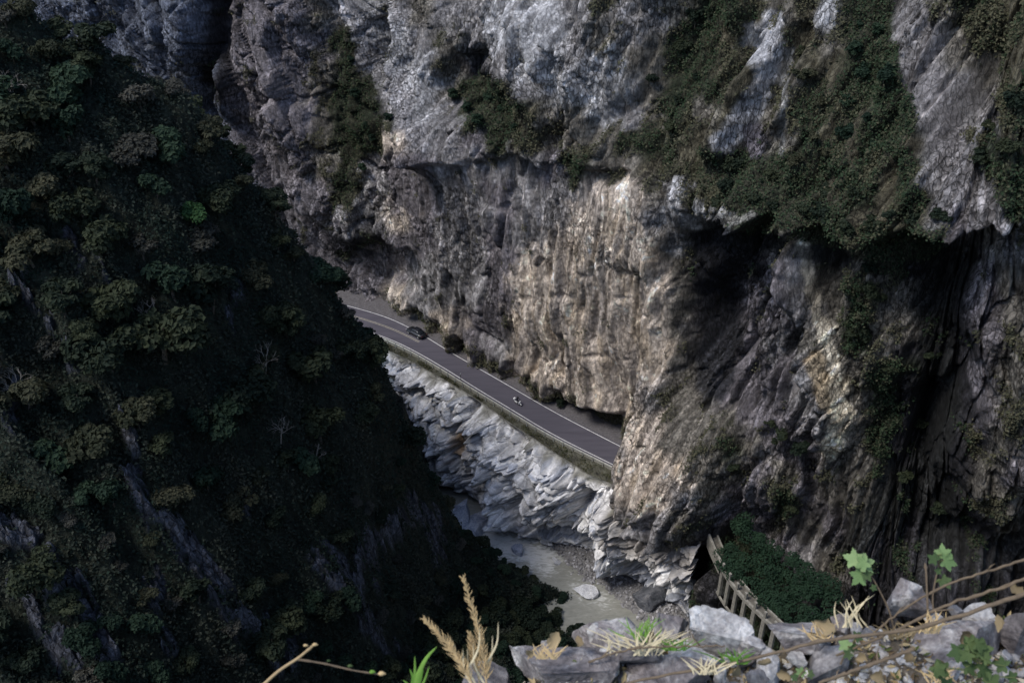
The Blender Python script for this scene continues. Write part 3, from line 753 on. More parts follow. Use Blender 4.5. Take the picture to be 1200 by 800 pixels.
sub = N(nt, 'ShaderNodeMath', operation='MULTIPLY'); sub.inputs[1].default_value = 0.45; nt.links.new(sepc.outputs[0], sub.inputs[0]); nt.links.new(sub.outputs[0], fm.inputs[2])
cr = N(nt, 'ShaderNodeValToRGB')
cr.color_ramp.elements[0].position = 0.40; cr.color_ramp.elements[0].color = (.20, .20, .175, 1)
cr.color_ramp.elements[1].position = 0.92; cr.color_ramp.elements[1].color = (.60, .60, .58, 1)
e = cr.color_ramp.elements.new(0.72); e.color = (.28, .28, .25, 1)
nt.links.new(fm.outputs[0], cr.inputs[0]); nt.links.new(cr.outputs[0], b.inputs['Base Color'])
b.inputs['Roughness'].default_value = 0.35; b.inputs['Specular IOR Level'].default_value = 0.35
link('river', mesh_np('river', np.stack([gx, gy, wz], -1).reshape(-1, 3), grid_faces(240, 240), True, np.repeat(np.clip(rapid, 0, 1.5).reshape(-1, 1), 3, 1)), M_WATER, kind='structure')
BARP = [(632, 634), (690, 634), (725, 655), (760, 680), (800, 705), (830, 745), (790, 755), (757, 735), (728, 708), (700, 685), (672, 672), (660, 655)]
bpx, bpy_ = at_z([p[0] for p in BARP], [p[1] for p in BARP], -19.9)
barw = list(zip(bpx, bpy_))
gx, gy = np.meshgrid(np.linspace(min(bpx) - 2, max(bpx) + 2, 200), np.linspace(min(bpy_) - 2, max(bpy_) + 2, 200))
sd = poly_sd(gx, gy, barw) + 0.9 * fbm(gx * .5, gy * .5, 3, 511)
bz = -20.35 + 0.75 * ss(sd, -0.8, 2.0) + 0.13 * fbm(gx * 1.3, gy * 1.3, 3, 513)
M_GRAVEL = plain_mat('river_gravel', (.17, .165, .165), 2.2, 0.5, 0.9, 0.12)
link('gravel_bar', mesh_np('gravel_bar', np.stack([gx, gy, bz], -1).reshape(-1, 3), grid_faces(200, 200)), M_GRAVEL, kind='structure')
# pebbles and cobbles on the bar: too many and too small to count
ico = bmesh.new(); bmesh.ops.create_icosphere(ico, subdivisions=1, radius=1.0)
IV = np.array([v.co[:] for v in ico.verts], F32); IQ = np.array([[v.index for v in f.verts] for f in ico.faces]); ico.free()
cand = rng.random((9000, 2)) * [max(bpx) - min(bpx), max(bpy_) - min(bpy_)] + [min(bpx), min(bpy_)]
csd = poly_sd(cand[:, 0], cand[:, 1], barw)
cand = cand[csd > -0.4][:3400]
PV = []; PQ = []; PC = []
for i, (x, y) in enumerate(cand):
    r = 0.07 + 0.30 * random.random() ** 4
    q = Quaternion((random.gauss(0, 1), random.gauss(0, 1), random.gauss(0, 1), random.gauss(0, 1))).normalized().to_matrix()
    vv = (IV * [1, .8 + .2 * random.random(), .6]) * (0.8 + .4 * rng.random((len(IV), 1))) @ np.array(q).T * r
    zi = int((y - (min(bpy_) - 2)) / (max(bpy_) - min(bpy_) + 4) * 199); xi = int((x - (min(bpx) - 2)) / (max(bpx) - min(bpx) + 4) * 199)
    PV.append(vv + [x, y, bz[zi, xi] + r * .25]); PQ.append(IQ + i * len(IV))
    sh = random.choice([.14, .18, .22, .28, .42]); PC.append(np.tile([sh, sh * .98, sh * 1.02], (len(IV), 1)))
M_PEB = attr_mat('pebble_stone', 3.0, 0.2, 0.2, 0.05)
link('pebbles', mesh_np('pebbles', np.concatenate(PV), np.concatenate(PQ), False, np.concatenate(PC)), M_PEB, kind='stuff')

# ------------------------------------------------------------------ the dark hillside on the left
RX = np.array([-130, -110, -75, -51, -44, -38, -29, -24, -20, -15, -8, 3, 14, 30, 60])
RZ = np.array([113, 105, 87, 75, 71.8, 66.5, 49.5, 39.5, 31.5, 12.5, -7, -17, -24, -30, -36])
def hill_z(x, y, detail=True):
    x = np.asarray(x, F32); y = np.asarray(y, F32)
    zr = np.interp(x, RX, RZ).astype(F32)
    yr = 112.0 - 0.09 * np.clip(-x - 20, 0, 60)
    near = np.maximum(yr - y, 0); far = np.maximum(y - yr, 0)
    z = zr - 1.0 * near - 1.15 * far
    cr_ = (x * 1.0 + y * 1.5) / 1.8; fl = (x * 1.5 - y) / 1.8
    w = ss(near, 2, 14)
    z = z + w * (5.5 * ridged(cr_ / 15 + 0.25 * perlin(fl / 30, cr_ / 30, 3), fl / 70, 3, 601, 0.5) - 0.5)
    dist = ((14 - x) + (108 - y)) * 0.7071 - 2.0
    bank = -22.6 + 0.46 * dist + 1.2 * fbm(x / 7, y / 7, 3, 603) * ss(dist, 0, 6)
    z = np.maximum(z, np.where(y < 118, bank, -40))
    if detail:
        z = z + 1.3 * fbm(x / 5, y / 5, 4, 605)
    return z
gxs = np.concatenate([np.linspace(-128, -66, 40), np.linspace(-65.7, 34, 480)])
gys = np.concatenate([np.linspace(28, 52, 20), np.linspace(52.3, 117, 380), np.linspace(117.6, 150, 50)])
NHX, NHY = len(gxs), len(gys)
hx, hy = np.meshgrid(gxs, gys)
hx = hx.astype(F32); hy = hy.astype(F32)
hz = hill_z(hx, hy)
hpx, hpy = proj(hx, hy, hz)
# bare rock showing between the trees (photo strokes: line, width)
OUTC = [([(80, 270), (88, 310)], 13), ([(20, 310), (60, 390), (80, 430)], 13), ([(150, 565), (170, 590), (185, 615)], 17), ([(205, 625), (250, 680), (295, 735)], 24),
        ([(0, 620), (50, 650), (100, 720), (130, 770)], 24), ([(385, 655), (420, 690), (440, 640)], 26), ([(455, 640), (480, 590), (520, 650)], 16), ([(425, 725), (460, 760)], 14),
        ([(295, 575), (288, 610)], 9), ([(340, 750), (330, 790)], 17), ([(30, 700), (90, 790)], 20), ([(500, 600), (510, 640)], 14), ([(180, 680), (200, 760)], 12), ([(115, 300), (130, 340)], 8),
        ([(275, 330), (280, 390)], 7), ([(140, 490), (160, 540)], 8), ([(10, 500), (20, 450)], 12)]
rockm = np.zeros(hx.shape, F32)
wx_ = hpx + 12 * fbm(hx / 3, hy / 3, 3, 611); wy_ = hpy + 14 * fbm(hx / 3, hy / 3, 3, 613)
for pts, w in OUTC:
    rockm = np.maximum(rockm, 1 - ss(seg_dist(wx_, wy_, pts), w * 0.55, w * 0.95))
rockm = rockm * ss(fbm(hx / 1.8, hy / 1.8, 4, 615, .6) + 0.25 * rockm, -0.15, 0.15)
cr_ = (hx + hy * 1.5) / 1.8; fl = (hx * 1.5 - hy) / 1.8
q1, j1, _ = facets(cr_ / 2.6, fl / 5.0, 621, 1.0); q2, j2, _ = facets(cr_ / 1.0, fl / 1.7, 631, 1.0); q3, j3, _ = facets(cr_ / .45, fl / .6, 641, 1.0)
hz = hz + rockm * (0.9 + 0.9 * q1 + 0.6 * q2 + 0.3 * q3)
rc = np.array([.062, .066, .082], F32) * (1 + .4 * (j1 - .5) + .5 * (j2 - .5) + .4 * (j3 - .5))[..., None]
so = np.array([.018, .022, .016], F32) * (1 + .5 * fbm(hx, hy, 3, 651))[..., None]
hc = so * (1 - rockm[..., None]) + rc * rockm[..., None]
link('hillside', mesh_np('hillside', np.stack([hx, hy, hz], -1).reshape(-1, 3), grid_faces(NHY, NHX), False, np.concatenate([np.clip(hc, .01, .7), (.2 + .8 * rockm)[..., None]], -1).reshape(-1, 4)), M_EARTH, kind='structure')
# slope under the viewpoint, closing the gap between the ledge and the hillside
nx_, ny_ = np.meshgrid(np.linspace(-40, 70, 90), np.linspace(2.0, 66, 70))
nz_ = 107.0 - 1.92 * (ny_ - 1.5) + 1.5 * fbm(nx_ / 6, ny_ / 6, 3, 701) * ss(ny_, 6, 14) - 4.0 * ss(ny_, 3, 9)
link('slope_below_ledge', mesh_np('slope_below_ledge', np.stack([nx_, ny_, nz_], -1).reshape(-1, 3), grid_faces(70, 90), False, np.tile([.05, .048, .035, .3], (nx_.size, 1))), M_EARTH, kind='structure')

# ================================================================== GREENERY
def leaf_quads(C, Nn, size, aspect=0.6, rg=rng):
    """one folded leaf-spray quad per centre, facing Nn"""
    n = len(C)
    Nn = Nn / (np.linalg.norm(Nn, axis=1)[:, None] + 1e-9)
    r = rg.normal(size=(n, 3)); t = np.cross(Nn, r); t /= np.linalg.norm(t, axis=1)[:, None] + 1e-9
    b = np.cross(Nn, t)
    s = np.asarray(size).reshape(-1, 1) * np.ones((n, 1))
    w = s * aspect
    V = np.stack([C - t * s, C - b * w + Nn * s * .18, C + t * s, C + b * w + Nn * s * .18], 1).reshape(-1, 3)
    return V, np.arange(4 * n).reshape(-1, 4)
def leaf_attr_mat(name, trans=0.2):
    m, nt, b = new_mat(name)
    a = N(nt, 'ShaderNodeAttribute', attribute_name='Col')
    nt.links.new(a.outputs['Color'], b.inputs['Base Color']); b.inputs['Roughness'].default_value = .75; b.inputs['Specular IOR Level'].default_value = .15
    tr = N(nt, 'ShaderNodeBsdfTranslucent'); nt.links.new(a.outputs['Color'], tr.inputs[0])
    mx = N(nt, 'ShaderNodeMixShader'); mx.inputs[0].default_value = trans
    nt.links.new(b.outputs[0], mx.inputs[1]); nt.links.new(tr.outputs[0], mx.inputs[2]); nt.links.new(mx.outputs[0], nt.nodes['Material Output'].inputs[0])
    return m
M_LEAFA = leaf_attr_mat('cliff_leaves')
NRM = np.stack([np.broadcast_to(NX[None, :], A.shape), np.broadcast_to(NY[None, :], A.shape)], -1)
vis = (pxx > -30) & (pxx < 1230) & (pyy > -40) & (pyy < 830)
pv = np.where(vis, vmask, 0) * (0.35 + 0.65 * ss(fbm(A / 2.2, Z / 2.2, 3, 711), -0.3, 0.4)) * (1 + 0.6 * ss(-pyy, -300, 0))
idx = np.flatnonzero(pv.ravel() > 0.15)
idx = rng.choice(idx, size=44000, replace=False, p=(pv.ravel()[idx] / pv.ravel()[idx].sum()))
C0 = WV[idx]; nn = np.column_stack([NRM.reshape(-1, 2)[idx], np.full(len(idx), 0.75)])
tone = K1[..., 0].ravel()[idx]
clump = fbm(A / 3.0, Z / 3.0, 3, 715).ravel()[idx]
dry = ss(tone + 0.03 * clump, .045, .09)
hgt = 0.12 + 0.6 * ss(clump, -0.1, 0.7)
VV = []; QQ = []; CC = []; o = 0
for k in range(3):
    c = C0 + nn * (hgt * rng.random(len(idx)))[:, None] + rng.normal(size=C0.shape) * 0.22
    v_, q_ = leaf_quads(c, nn + rng.normal(size=c.shape) * 0.7, 0.08 + 0.16 * rng.random(len(c)))
    ga = np.array([.020, .036, .018]); gb = np.array([.072, .070, .044])
    t = np.clip(.15 + dry + 0.35 * rng.normal(size=len(c)), 0, 1)[:, None]
    col = (ga * (1 - t) + gb * t) * (0.7 + 0.7 * rng.random((len(c), 1)))
    VV.append(v_); QQ.append(q_ + o); CC.append(np.repeat(col, 4, 0)); o += len(v_)
link('cliff_greenery', mesh_np('cliff_greenery', np.concatenate(VV), np.concatenate(QQ), False, np.concatenate(CC)), M_LEAFA, kind='stuff')

# tufts along the road verge
nv_ = 5200
k_ = rng.integers(20, len(CO) - 30, nv_); f_ = rng.random(nv_)[:, None]
C0 = np.column_stack([(off(CO, -1.5)[k_] * (1 - f_) + top[k_] * f_), np.full(nv_, -.05) - .25 * f_[:, 0]])
nz_k = fbm(C0[:, 0] / 2.5, C0[:, 1] / 2.5, 3, 717)
C0 = C0[nz_k > -.15]; nz_k = nz_k[nz_k > -.15]
v_, q_ = leaf_quads(C0 + rng.normal(size=C0.shape) * [.1, .1, .05], np.array([-.3, -.3, .6]) + rng.normal(size=C0.shape) * .8, .07 + .16 * rng.random(len(C0)) * (1 + np.clip(nz_k, 0, 1)), .35)
t = np.clip(.5 + .5 * rng.normal(size=(len(C0), 1)), 0, 1)
link('verge_grass', mesh_np('verge_grass', v_, q_, False, np.repeat(np.array([.035, .045, .022]) * (1 - t) + np.array([.11, .10, .06]) * t, 4, 0)), M_LEAFA, kind='stuff')

# hillside undergrowth
hr = (1 - rockm) * ((hpx > -30) & (hpy > -20) & (hpy < 830) & (hx < 30) & (hy < 122))
hr = hr * (0.2 + 0.8 * ss(fbm(hx / 3, hy / 3, 3, 721), -0.4, 0.4))
hr[:, :41] = 0; hr[:21] = 0
idx = rng.choice(hr.size, size=62000, replace=False, p=(hr / hr.sum()).ravel())
C0 = np.stack([hx, hy, hz], -1).reshape(-1, 3)[idx]
VV = []; QQ = []; CC = []; o = 0
und = fbm(hx / 6, hy / 6, 3, 723).ravel()[idx]
und2 = fbm(hx / 2.4, hy / 2.4, 2, 727).ravel()[idx]
for k in range(2):
    c = C0 + np.array([.45, -.3, .6]) * (0.1 + 1.15 * rng.random((len(idx), 1)) * np.clip(.8 + 1.1 * und2[:, None], .1, 1.9)) + rng.normal(size=C0.shape) * 0.15
    v_, q_ = leaf_quads(c, np.array([.4, -.3, .8]) + rng.normal(size=c.shape) * 0.6, 0.11 + 0.17 * rng.random(len(c)))
    t = np.clip(0.40 + 0.7 * und + 0.25 * rng.normal(size=len(c)), 0, 1)[:, None]
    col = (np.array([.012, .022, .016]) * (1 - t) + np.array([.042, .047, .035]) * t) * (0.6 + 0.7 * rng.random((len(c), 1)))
    VV.append(v_); QQ.append(q_ + o); CC.append(np.repeat(col, 4, 0)); o += len(v_)
link('undergrowth', mesh_np('undergrowth', np.concatenate(VV), np.concatenate(QQ), False, np.concatenate(CC)), M_LEAFA, kind='stuff')

# ---- trees
M_BARK = plain_mat('bark', (.075, .062, .050), 6, .4, .5, .05)
M_DEAD = plain_mat('dead_wood', (.20, .18, .16), 6, .3)
LM = {
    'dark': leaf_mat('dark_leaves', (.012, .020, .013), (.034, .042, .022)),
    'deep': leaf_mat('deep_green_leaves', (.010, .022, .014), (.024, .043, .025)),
    'olive': leaf_mat('olive_leaves', (.026, .031, .018), (.056, .056, .034)),
    'brown': leaf_mat('greyish_brown_leaves', (.034, .035, .029), (.066, .065, .055)),
    'bright': leaf_mat('bright_leaves', (.022, .055, .020), (.045, .095, .034)),
    'ochre': leaf_mat('ochre_leaves', (.11, .080, .030), (.20, .14, .055)),
}
def make_crown(seed, r, rz, nl, size, nb=9, lift=1.0, spread=0.8, up=0.5):
    rg = np.random.default_rng(seed)
    cs = rg.normal(size=(nb, 3)); cs /= np.linalg.norm(cs, axis=1)[:, None]
    cs *= (rg.random((nb, 1)) ** 0.5) * np.array([r * spread, r * spread, rz * .75]); cs[:, 2] += lift + rz * .6
    br_ = r * (0.26 + 0.26 * rg.random(nb))
    which = rg.choice(nb, nl, p=br_**2 / (br_**2).sum())
    d = rg.normal(size=(nl, 3)); d[:, 2] = np.where(d[:, 2] < -0.35, -d[:, 2] * .6, d[:, 2]); d /= np.linalg.norm(d, axis=1)[:, None]
    rad = br_[which][:, None] * (0.62 + 0.45 * rg.random((nl, 1)))
    C = cs[which] + d * rad * np.array([1, 1, .75])
    Vt, Qt = leaf_quads(C, d * .7 + np.array([0, 0, up]) + rg.normal(size=d.shape) * .45, size * (.55 + .8 * rg.random(nl)), 0.62, rg)
    return Vt, Qt, cs
def make_tree(kind, seed, r, rz, nl, size, trunk_h, label, group, name='tree'):
    t = thing(name, label, 'tree', group=group)
    Vt, Qt, cs = make_crown(seed, r, rz, nl, size, lift=trunk_h * .55)
    link('crown', mesh_np('crown', Vt, Qt), LM[kind], t)
    top = Vector((0.1 * r, 0, trunk_h + rz * .5))
    parts = [tube_np([(0, 0, -.9), (0.03 * r, .02, trunk_h * .5), tuple(top)], [.16 * r / 2, .11 * r / 2, .03], 6)]
    for c in cs[:6]:
        b0 = Vector((0.05 * r, 0.02, trunk_h * .45)); mid = (b0 + Vector(c)) * .5 + Vector((0, 0, .15))
        parts.append(tube_np([tuple(b0), tuple(mid), tuple(c)], [.07 * r / 2, .045 * r / 2, .012], 5))
    Vj, Qj = join_np(parts)
    link('trunk', mesh_np('trunk', Vj, Qj, True), M_BARK, t)
    return t
def make_bare(seed, h, label, group, mat=None, name='bare_tree'):
    rg = random.Random(seed)
    t = thing(name, label, 'tree', group=group)
    link('trunk', mesh_np('trunk', *tube_np([(0, 0, -.5), (.05, .03, h * .3), (.12, -.02, h * .6)], [.10, .075, .04], 6), True), mat or M_DEAD, t)
    parts = []
    def grow(p, d, l, r, lev):
        q = p + d * l * .5 + Vector((rg.gauss(0, .04), rg.gauss(0, .04), 0)) * l
        e = p + d * l
        parts.append(tube_np([tuple(p), tuple(q), tuple(e)], [r, r * .8, r * .55], 4))
        if lev < 4:
            for _ in range(3 if lev < 3 else 2):
                a = Vector((rg.gauss(0, 1), rg.gauss(0, 1), rg.gauss(.25, .7))).normalized()
                grow(p + (e - p) * rg.uniform(.55, 1.0), (d + a * .75).normalized(), l * rg.uniform(.55, .8), r * .58, lev + 1)
    for k in range(5):
        a = k * 1.257 + rg.uniform(-.3, .3)
        grow(Vector((.08, 0, h * rg.uniform(.25, .55))), Vector((math.cos(a) * .8, math.sin(a) * .8, .75)).normalized(), h * .33, .05, 1)
    link('branches', mesh_np('branches', *join_np(parts)), mat or M_DEAD, t)
    return t
DESC = {'dark': 'dark green bushy tree', 'deep': 'deep green dense leafy tree', 'olive': 'olive green fluffy tree', 'brown': 'greyish brown fine-leaved tree'}
SPEC = {'dark': [(21, 2.1, 1.7, 1500, .24, 1.6), (22, 1.7, 1.6, 1200, .22, 1.5), (23, 2.6, 1.7, 1800, .25, 1.8)],
        'deep': [(31, 2.0, 1.4, 1500, .25, 1.5), (32, 1.6, 1.5, 1200, .24, 1.4)],
        'olive': [(41, 2.0, 1.5, 1700, .19, 1.5), (42, 1.6, 1.3, 1400, .18, 1.3)],
        'brown': [(51, 1.7, 1.2, 1500, .16, 1.2), (52, 1.4, 1.1, 1300, .15, 1.0)]}
PROTO = {}
used = set()
def put_tree(kind, x, y, sc, zone, label=None):
    var = random.randrange(len(SPEC[kind]))
    lab = f'{"big" if sc > 1.25 else "small" if sc < 0.95 else "middling"} {DESC[kind]} {zone}'; grp = lab.replace('tree', 'trees', 1)
    if (kind, var) not in PROTO:
        PROTO[(kind, var)] = make_tree(kind, *SPEC[kind][var], lab, grp); o = PROTO[(kind, var)]
    else:
        o = copy_tree(PROTO[(kind, var)], lab, grp)
    o.location = (x, y, float(hill_z(x, y)) - 0.15)
    o.rotation_euler = (random.uniform(-.08, .08) , random.uniform(.02, .2), random.uniform(0, 6.28))
    o.scale = (sc, sc, sc * random.uniform(.85, 1.15))
    return o
cands = np.column_stack([rng.uniform(-66, 26, 14000), rng.uniform(50, 121, 14000)])
cz = hill_z(cands[:, 0], cands[:, 1])
cpx, cpy = proj(cands[:, 0], cands[:, 1], cz)
MARKS = [(100, 60, 'on the crest at the top left'), (60, 200, 'below the top left crest'), (210, 120, 'just under the upper crest'), (290, 230, 'where the crest drops toward the cliff'),
         (60, 330, 'beside the left-hand rock rib'), (200, 300, 'around the bright green tree'), (330, 330, 'on the shaded slope under the ochre bush'), (420, 430, 'on the right edge facing the road'),
         (100, 480, 'at the left edge halfway down'), (230, 450, 'below the bright green tree'), (330, 470, 'beside the pale bare trees'), (460, 540, 'on the right edge facing the marble cliff'),
         (60, 600, 'above the lower left rocks'), (210, 570, 'above the long bluish outcrop'), (330, 610, 'in the dark gully left of the bluish crag'), (420, 600, 'above the bluish crag'),
         (60, 740, 'in the bottom left corner'), (180, 740, 'left of the long bluish outcrop'), (330, 720, 'right of the long bluish outcrop'), (470, 700, 'under the bluish crag'),
         (540, 650, 'beside the river boulders'), (600, 700, 'at the slope foot beside the rapids'), (560, 770, 'behind the dry grass plumes'), (660, 740, 'at the slope foot nearest the gravel bar')]
taken = []
ntree = 0
for (x, y), zc_, qx, qy in zip(cands, cz, cpx, cpy):
    if not (-15 < qx < 730 and -15 < qy < 820) or zc_ < -21.5 or ntree >= 292: continue
    rk = min([float(seg_dist(np.array([qx]), np.array([qy]), p_)[0]) / w_ for p_, w_ in OUTC])
    if rk < 0.5 + random.random() * .6: continue
    toe = zc_ < -9
    nv = float(fbm(np.array([x / 9]), np.array([y / 9]), 2, 731)[0])
    sc = (random.uniform(.6, 1.05) if toe else random.uniform(.85, 1.75)) * (1.0 if qy < 560 or toe else .72)
    if y > 106: sc *= .85
    if any((x - a) ** 2 + (y - b) ** 2 < ((1.02 if not toe else 1.15) * (k + sc)) ** 2 for a, b, k in taken): continue
    zone = min(MARKS, key=lambda m: (m[0] - qx) ** 2 + (m[1] - qy) ** 2)[2]
    r_ = random.random() + .35 * nv
    if toe: kind = 'dark' if r_ < .6 else 'deep'
    elif qy < 260 and y > 106: kind = 'olive' if r_ < .5 else 'dark' if r_ < .75 else 'brown'
    elif qy < 330: kind = 'dark' if r_ < .45 else 'deep' if r_ < .68 else 'brown' if r_ < .86 else 'olive'
    else: kind = 'dark' if r_ < .36 else 'brown' if r_ < .62 else 'olive' if r_ < .82 else 'deep'
    taken.append((x, y, sc)); ntree += 1
    put_tree(kind, x, y, sc, zone)
print('trees', ntree)
def hill_at(px, py):
    """where the photo pixel's ray meets the hillside"""
    r, f, d = ray(px, py)
    ys = np.linspace(45, 125, 900)
    z = hill_z(ys * r / f, ys)
    below = (CAM_H - ys * d / f) <= z
    k = int(np.argmax(below)) if below.any() else len(ys) - 1
    return float(ys[k] * r / f), float(ys[k])
for px, py, kd, rr, lab in [(226, 268, 'bright', 1.25, 'bright green leafy tree catching the light on the dark left slope'),
                            (214, 400, 'bright', 1.0, 'fresh green tree below the middle of the dark left slope'),
                            (386, 322, 'ochre', 1.1, 'ochre yellow bush on the crest of the left slope above the road')]:
    x, y = hill_at(px, py)
    t = make_tree(kd, int(px), 1.7 * rr, 1.2 * rr, 1300, .22, 1.3, lab, None)
    t.location = (x, y, float(hill_z(x, y)))
for k, (px, py, h, lab) in enumerate([(312, 440, 3.6, 'pale bare tree with spreading branches in the middle of the left slope'), (330, 520, 3.2, 'bare pale tree on the right side of the left slope above the gully'),
                      (180, 385, 3.0, 'thin bare tree leaning out of the dark trees on the left slope'), (30, 470, 3.4, 'bare greyish tree at the left edge of the slope'),
                      (20, 120, 3.0, 'bare twiggy tree near the top left of the slope'), (370, 545, 2.6, 'small bare shrub tree near the right edge of the left slope')]):
    x, y = hill_at(px, py)
    t = make_bare(60 + k, h, lab, None); t.location = (x, y, float(hill_z(x, y)) + .3); t.rotation_euler = (.1, .15, k * 1.3)

# ---- shrubs hanging on the wall
def make_shrub(kind, seed, r, lab, grp):
    t = thing('shrub', lab, 'shrub', group=grp)
    Vt, Qt, cs = make_crown(seed, r, r * .8, 800, .2, nb=7, lift=.1, up=.4)
    link('foliage', mesh_np('foliage', Vt, Qt), LM[kind], t)
    parts = [tube_np([(0, 0, -.5), (0, 0, .2), tuple(c)], [.05, .04, .012], 5) for c in cs[:5]]
    link('stems', mesh_np('stems', *join_np(parts), True), M_BARK, t)
    return t
SH = {}
def wall_point(px, py):
    d2 = (pxx - px) ** 2 + (pyy - py) ** 2
    # nearest visible sheet of the wall: prefer the part closest to the camera
    k = np.argsort(d2.ravel())[:12]
    k = k[np.argmin(WV[k, 1])]
    return WV[k], NRM.reshape(-1, 2)[k]
SPOTS = [('upper_left', 'dark shrub in the steep gully left of the pale rock rib', [(412, 70), (418, 110), (425, 150), (440, 165), (455, 140), (430, 195)], 'deep'),
         ('hole', 'deep green shrub below the dark hole high in the cliff', [(545, 128), (560, 140), (585, 130), (575, 118), (600, 150), (535, 112)], 'deep'),
         ('gully', 'dark leafy shrub in the deep green gully at upper right', [(1000, 60), (1010, 90), (1025, 40), (995, 120), (1015, 140), (1035, 100), (1005, 30), (985, 160), (1020, 170)], 'deep'),
         ('carpet', 'green shrub on the overgrown cliff above the dark overhang', [(850, 225), (880, 235), (905, 245), (940, 250), (960, 262), (990, 270), (1020, 272), (900, 205), (930, 215), (965, 225), (1000, 230), (1040, 255), (860, 195), (840, 240), (1070, 262), (1100, 255)], 'dark'),
         ('olive', 'olive shrub on the overgrown cliff between the outcrop and the gully', [(945, 90), (960, 120), (950, 160), (930, 190), (970, 180), (935, 60)], 'olive'),
         ('mid', 'dark green shrub on the cliff left of the bright outcrop', [(800, 60), (815, 90), (790, 120), (780, 150), (810, 30), (830, 20), (770, 95)], 'dark'),
         ('right', 'dark green shrub at the right edge of the overgrown cliff', [(1160, 150), (1180, 180), (1150, 190), (1190, 130), (1170, 60)], 'dark'),
         ('slot', 'dark shrub in the shady slot under the right-hand overhang', [(1020, 320), (1035, 350), (1010, 345), (1090, 420), (1080, 500), (1060, 560), (1000, 400), (1045, 440), (1100, 600)], 'dark'),
         ('face', 'small shrub on the brown rock face above the old path', [(920, 510), (935, 530), (905, 520), (860, 555), (930, 600), (900, 500)], 'dark')]
k = 0
for zn, lab, pts, kd in SPOTS:
    for px, py in pts:
        key = (kd, k % 2); p, n2 = wall_point(px, py)
        grp = lab.replace('shrub', 'shrubs', 1)
        if key not in SH:
            SH[key] = make_shrub(kd, 80 + k, 1.25 + .3 * (k % 2), lab, grp); o = SH[key]
        else:
            o = copy_tree(SH[key], lab, grp)
        o.location = tuple(float(c) for c in p); o.rotation_euler = (0, 0, random.uniform(0, 6.28)); s_ = random.uniform(.55, 1.1); o.scale = (s_,) * 3
        k += 1
for px, py in [(470, 362), (515, 385), (548, 408), (556, 414), (575, 428), (590, 437), (640, 466), (655, 473), (500, 376), (535, 398)]:
    key = ('dark', k % 2); lab = 'low dark shrub at the foot of the cliff beside the road'
    o = copy_tree(SH[key], lab, 'low dark shrubs at the foot of the cliff beside the road')
    x, y = at_z(px, py, .3); o.location = (float(x), float(y), .15); o.rotation_euler = (0, 0, k); s_ = random.uniform(.5, .9); o.scale = (s_,) * 3; k += 1

# ================================================================== OLD PATH WITH ITS CONCRETE BALUSTRADE
PP = [(822, 608), (828, 624), (838, 648), (850, 672), (870, 698), (892, 720), (918, 745), (950, 772)]
ax_, ay_ = at_z([p[0] for p in PP], [p[1] for p in PP], 0.0)
pc = spline(list(zip(ax_, ay_)), 120)
ps = np.concatenate([[0], np.cumsum(np.hypot(*np.diff(pc, axis=0).T))])
def on_path(s):
    p = np.array([np.interp(s, ps, pc[:, 0]), np.interp(s, ps, pc[:, 1])])
    q = np.array([np.interp(s + .2, ps, pc[:, 0]), np.interp(s + .2, ps, pc[:, 1])]) - np.array([np.interp(s - .2, ps, pc[:, 0]), np.interp(s - .2, ps, pc[:, 1])])
    return p, math.atan2(q[1], q[0])
M_PATH = plain_mat('path_dirt', (.10, .092, .078), 2.0, .5, .5, .05)
a, q = sweep(pc, [(.2, -.45), (1.3, -.45), (1.3, 0.0), (.2, 0.0)], 0)
link('path', mesh_np('path', a, q), M_PATH, kind='structure')
M_CONC2 = plain_mat('pale_concrete', (.21, .20, .175), 1.6, .5, .4, .04)
ba = thing('balustrade', 'pale concrete balustrade with tall posts along the old cliff path at lower right', 'balustrade', (0, 0, 0))
s0 = float(np.interp(.30, [0, 1], [0, ps[-1]]))
ppx, ppy = proj(pc[:, 0], pc[:, 1], np.zeros(len(pc)))
s_par = float(np.interp(846, ppx, ps)); s_end = ps[-1]
u = np.linspace(s_par - .3, s_end, 60)
c = np.stack([np.interp(u, ps, pc[:, 0]), np.interp(u, ps, pc[:, 1])], 1)
a, q = sweep(c, [(-.18, -.48), (.18, -.48), (.18, .12), (-.18, .12)], 0); link('beam', mesh_np('beam', a, q), M_CONC2, ba)
a, q = sweep(c, [(-.12, -5.6), (.12, -5.6), (.12, -5.25), (-.12, -5.25)], 0); link('foot_beam', mesh_np('foot_beam', a, q), M_CONC2, ba)
u = np.linspace(float(np.interp(823, ppx, ps)), s_par - .32, 20)
c = np.stack([np.interp(u, ps, pc[:, 0]), np.interp(u, ps, pc[:, 1])], 1)
a, q = sweep(c, [(-.20, -1.6), (.20, -1.6), (.20, .75), (.14, .85), (-.14, .85), (-.20, .75)], 0); link('parapet', mesh_np('parapet', a, q), M_CONC2, ba)
pb = bmesh.new(); bm_box(pb, (0, 0, .74), (.42, .30, 1.24), 0, .02); postm = bm_mesh('post', pb)
pb = bmesh.new(); bm_box(pb, (0, 0, -2.86), (.66, .40, 4.8), 0, .03); colm = bm_mesh('column', pb)
s = s_par + .4
while s < s_end:
    p, an = on_path(s)
    for nm, me in (('post', postm), ('column', colm)):
        o = link(nm, me, M_CONC2, ba); o.location = (p[0], p[1], 0); o.rotation_euler = (0, 0, an)
    s += 1.95
u = np.linspace(1.0, s_end, 80)
c = np.stack([np.interp(u, ps, pc[:, 0]), np.interp(u, ps, pc[:, 1])], 1)
a, q = sweep(c, [(1.25, -.3), (1.5, -.3), (1.5, .32), (1.25, .32)], 0); link('path_kerb', mesh_np('path_kerb', a, q), M_CONC2, kind='structure')
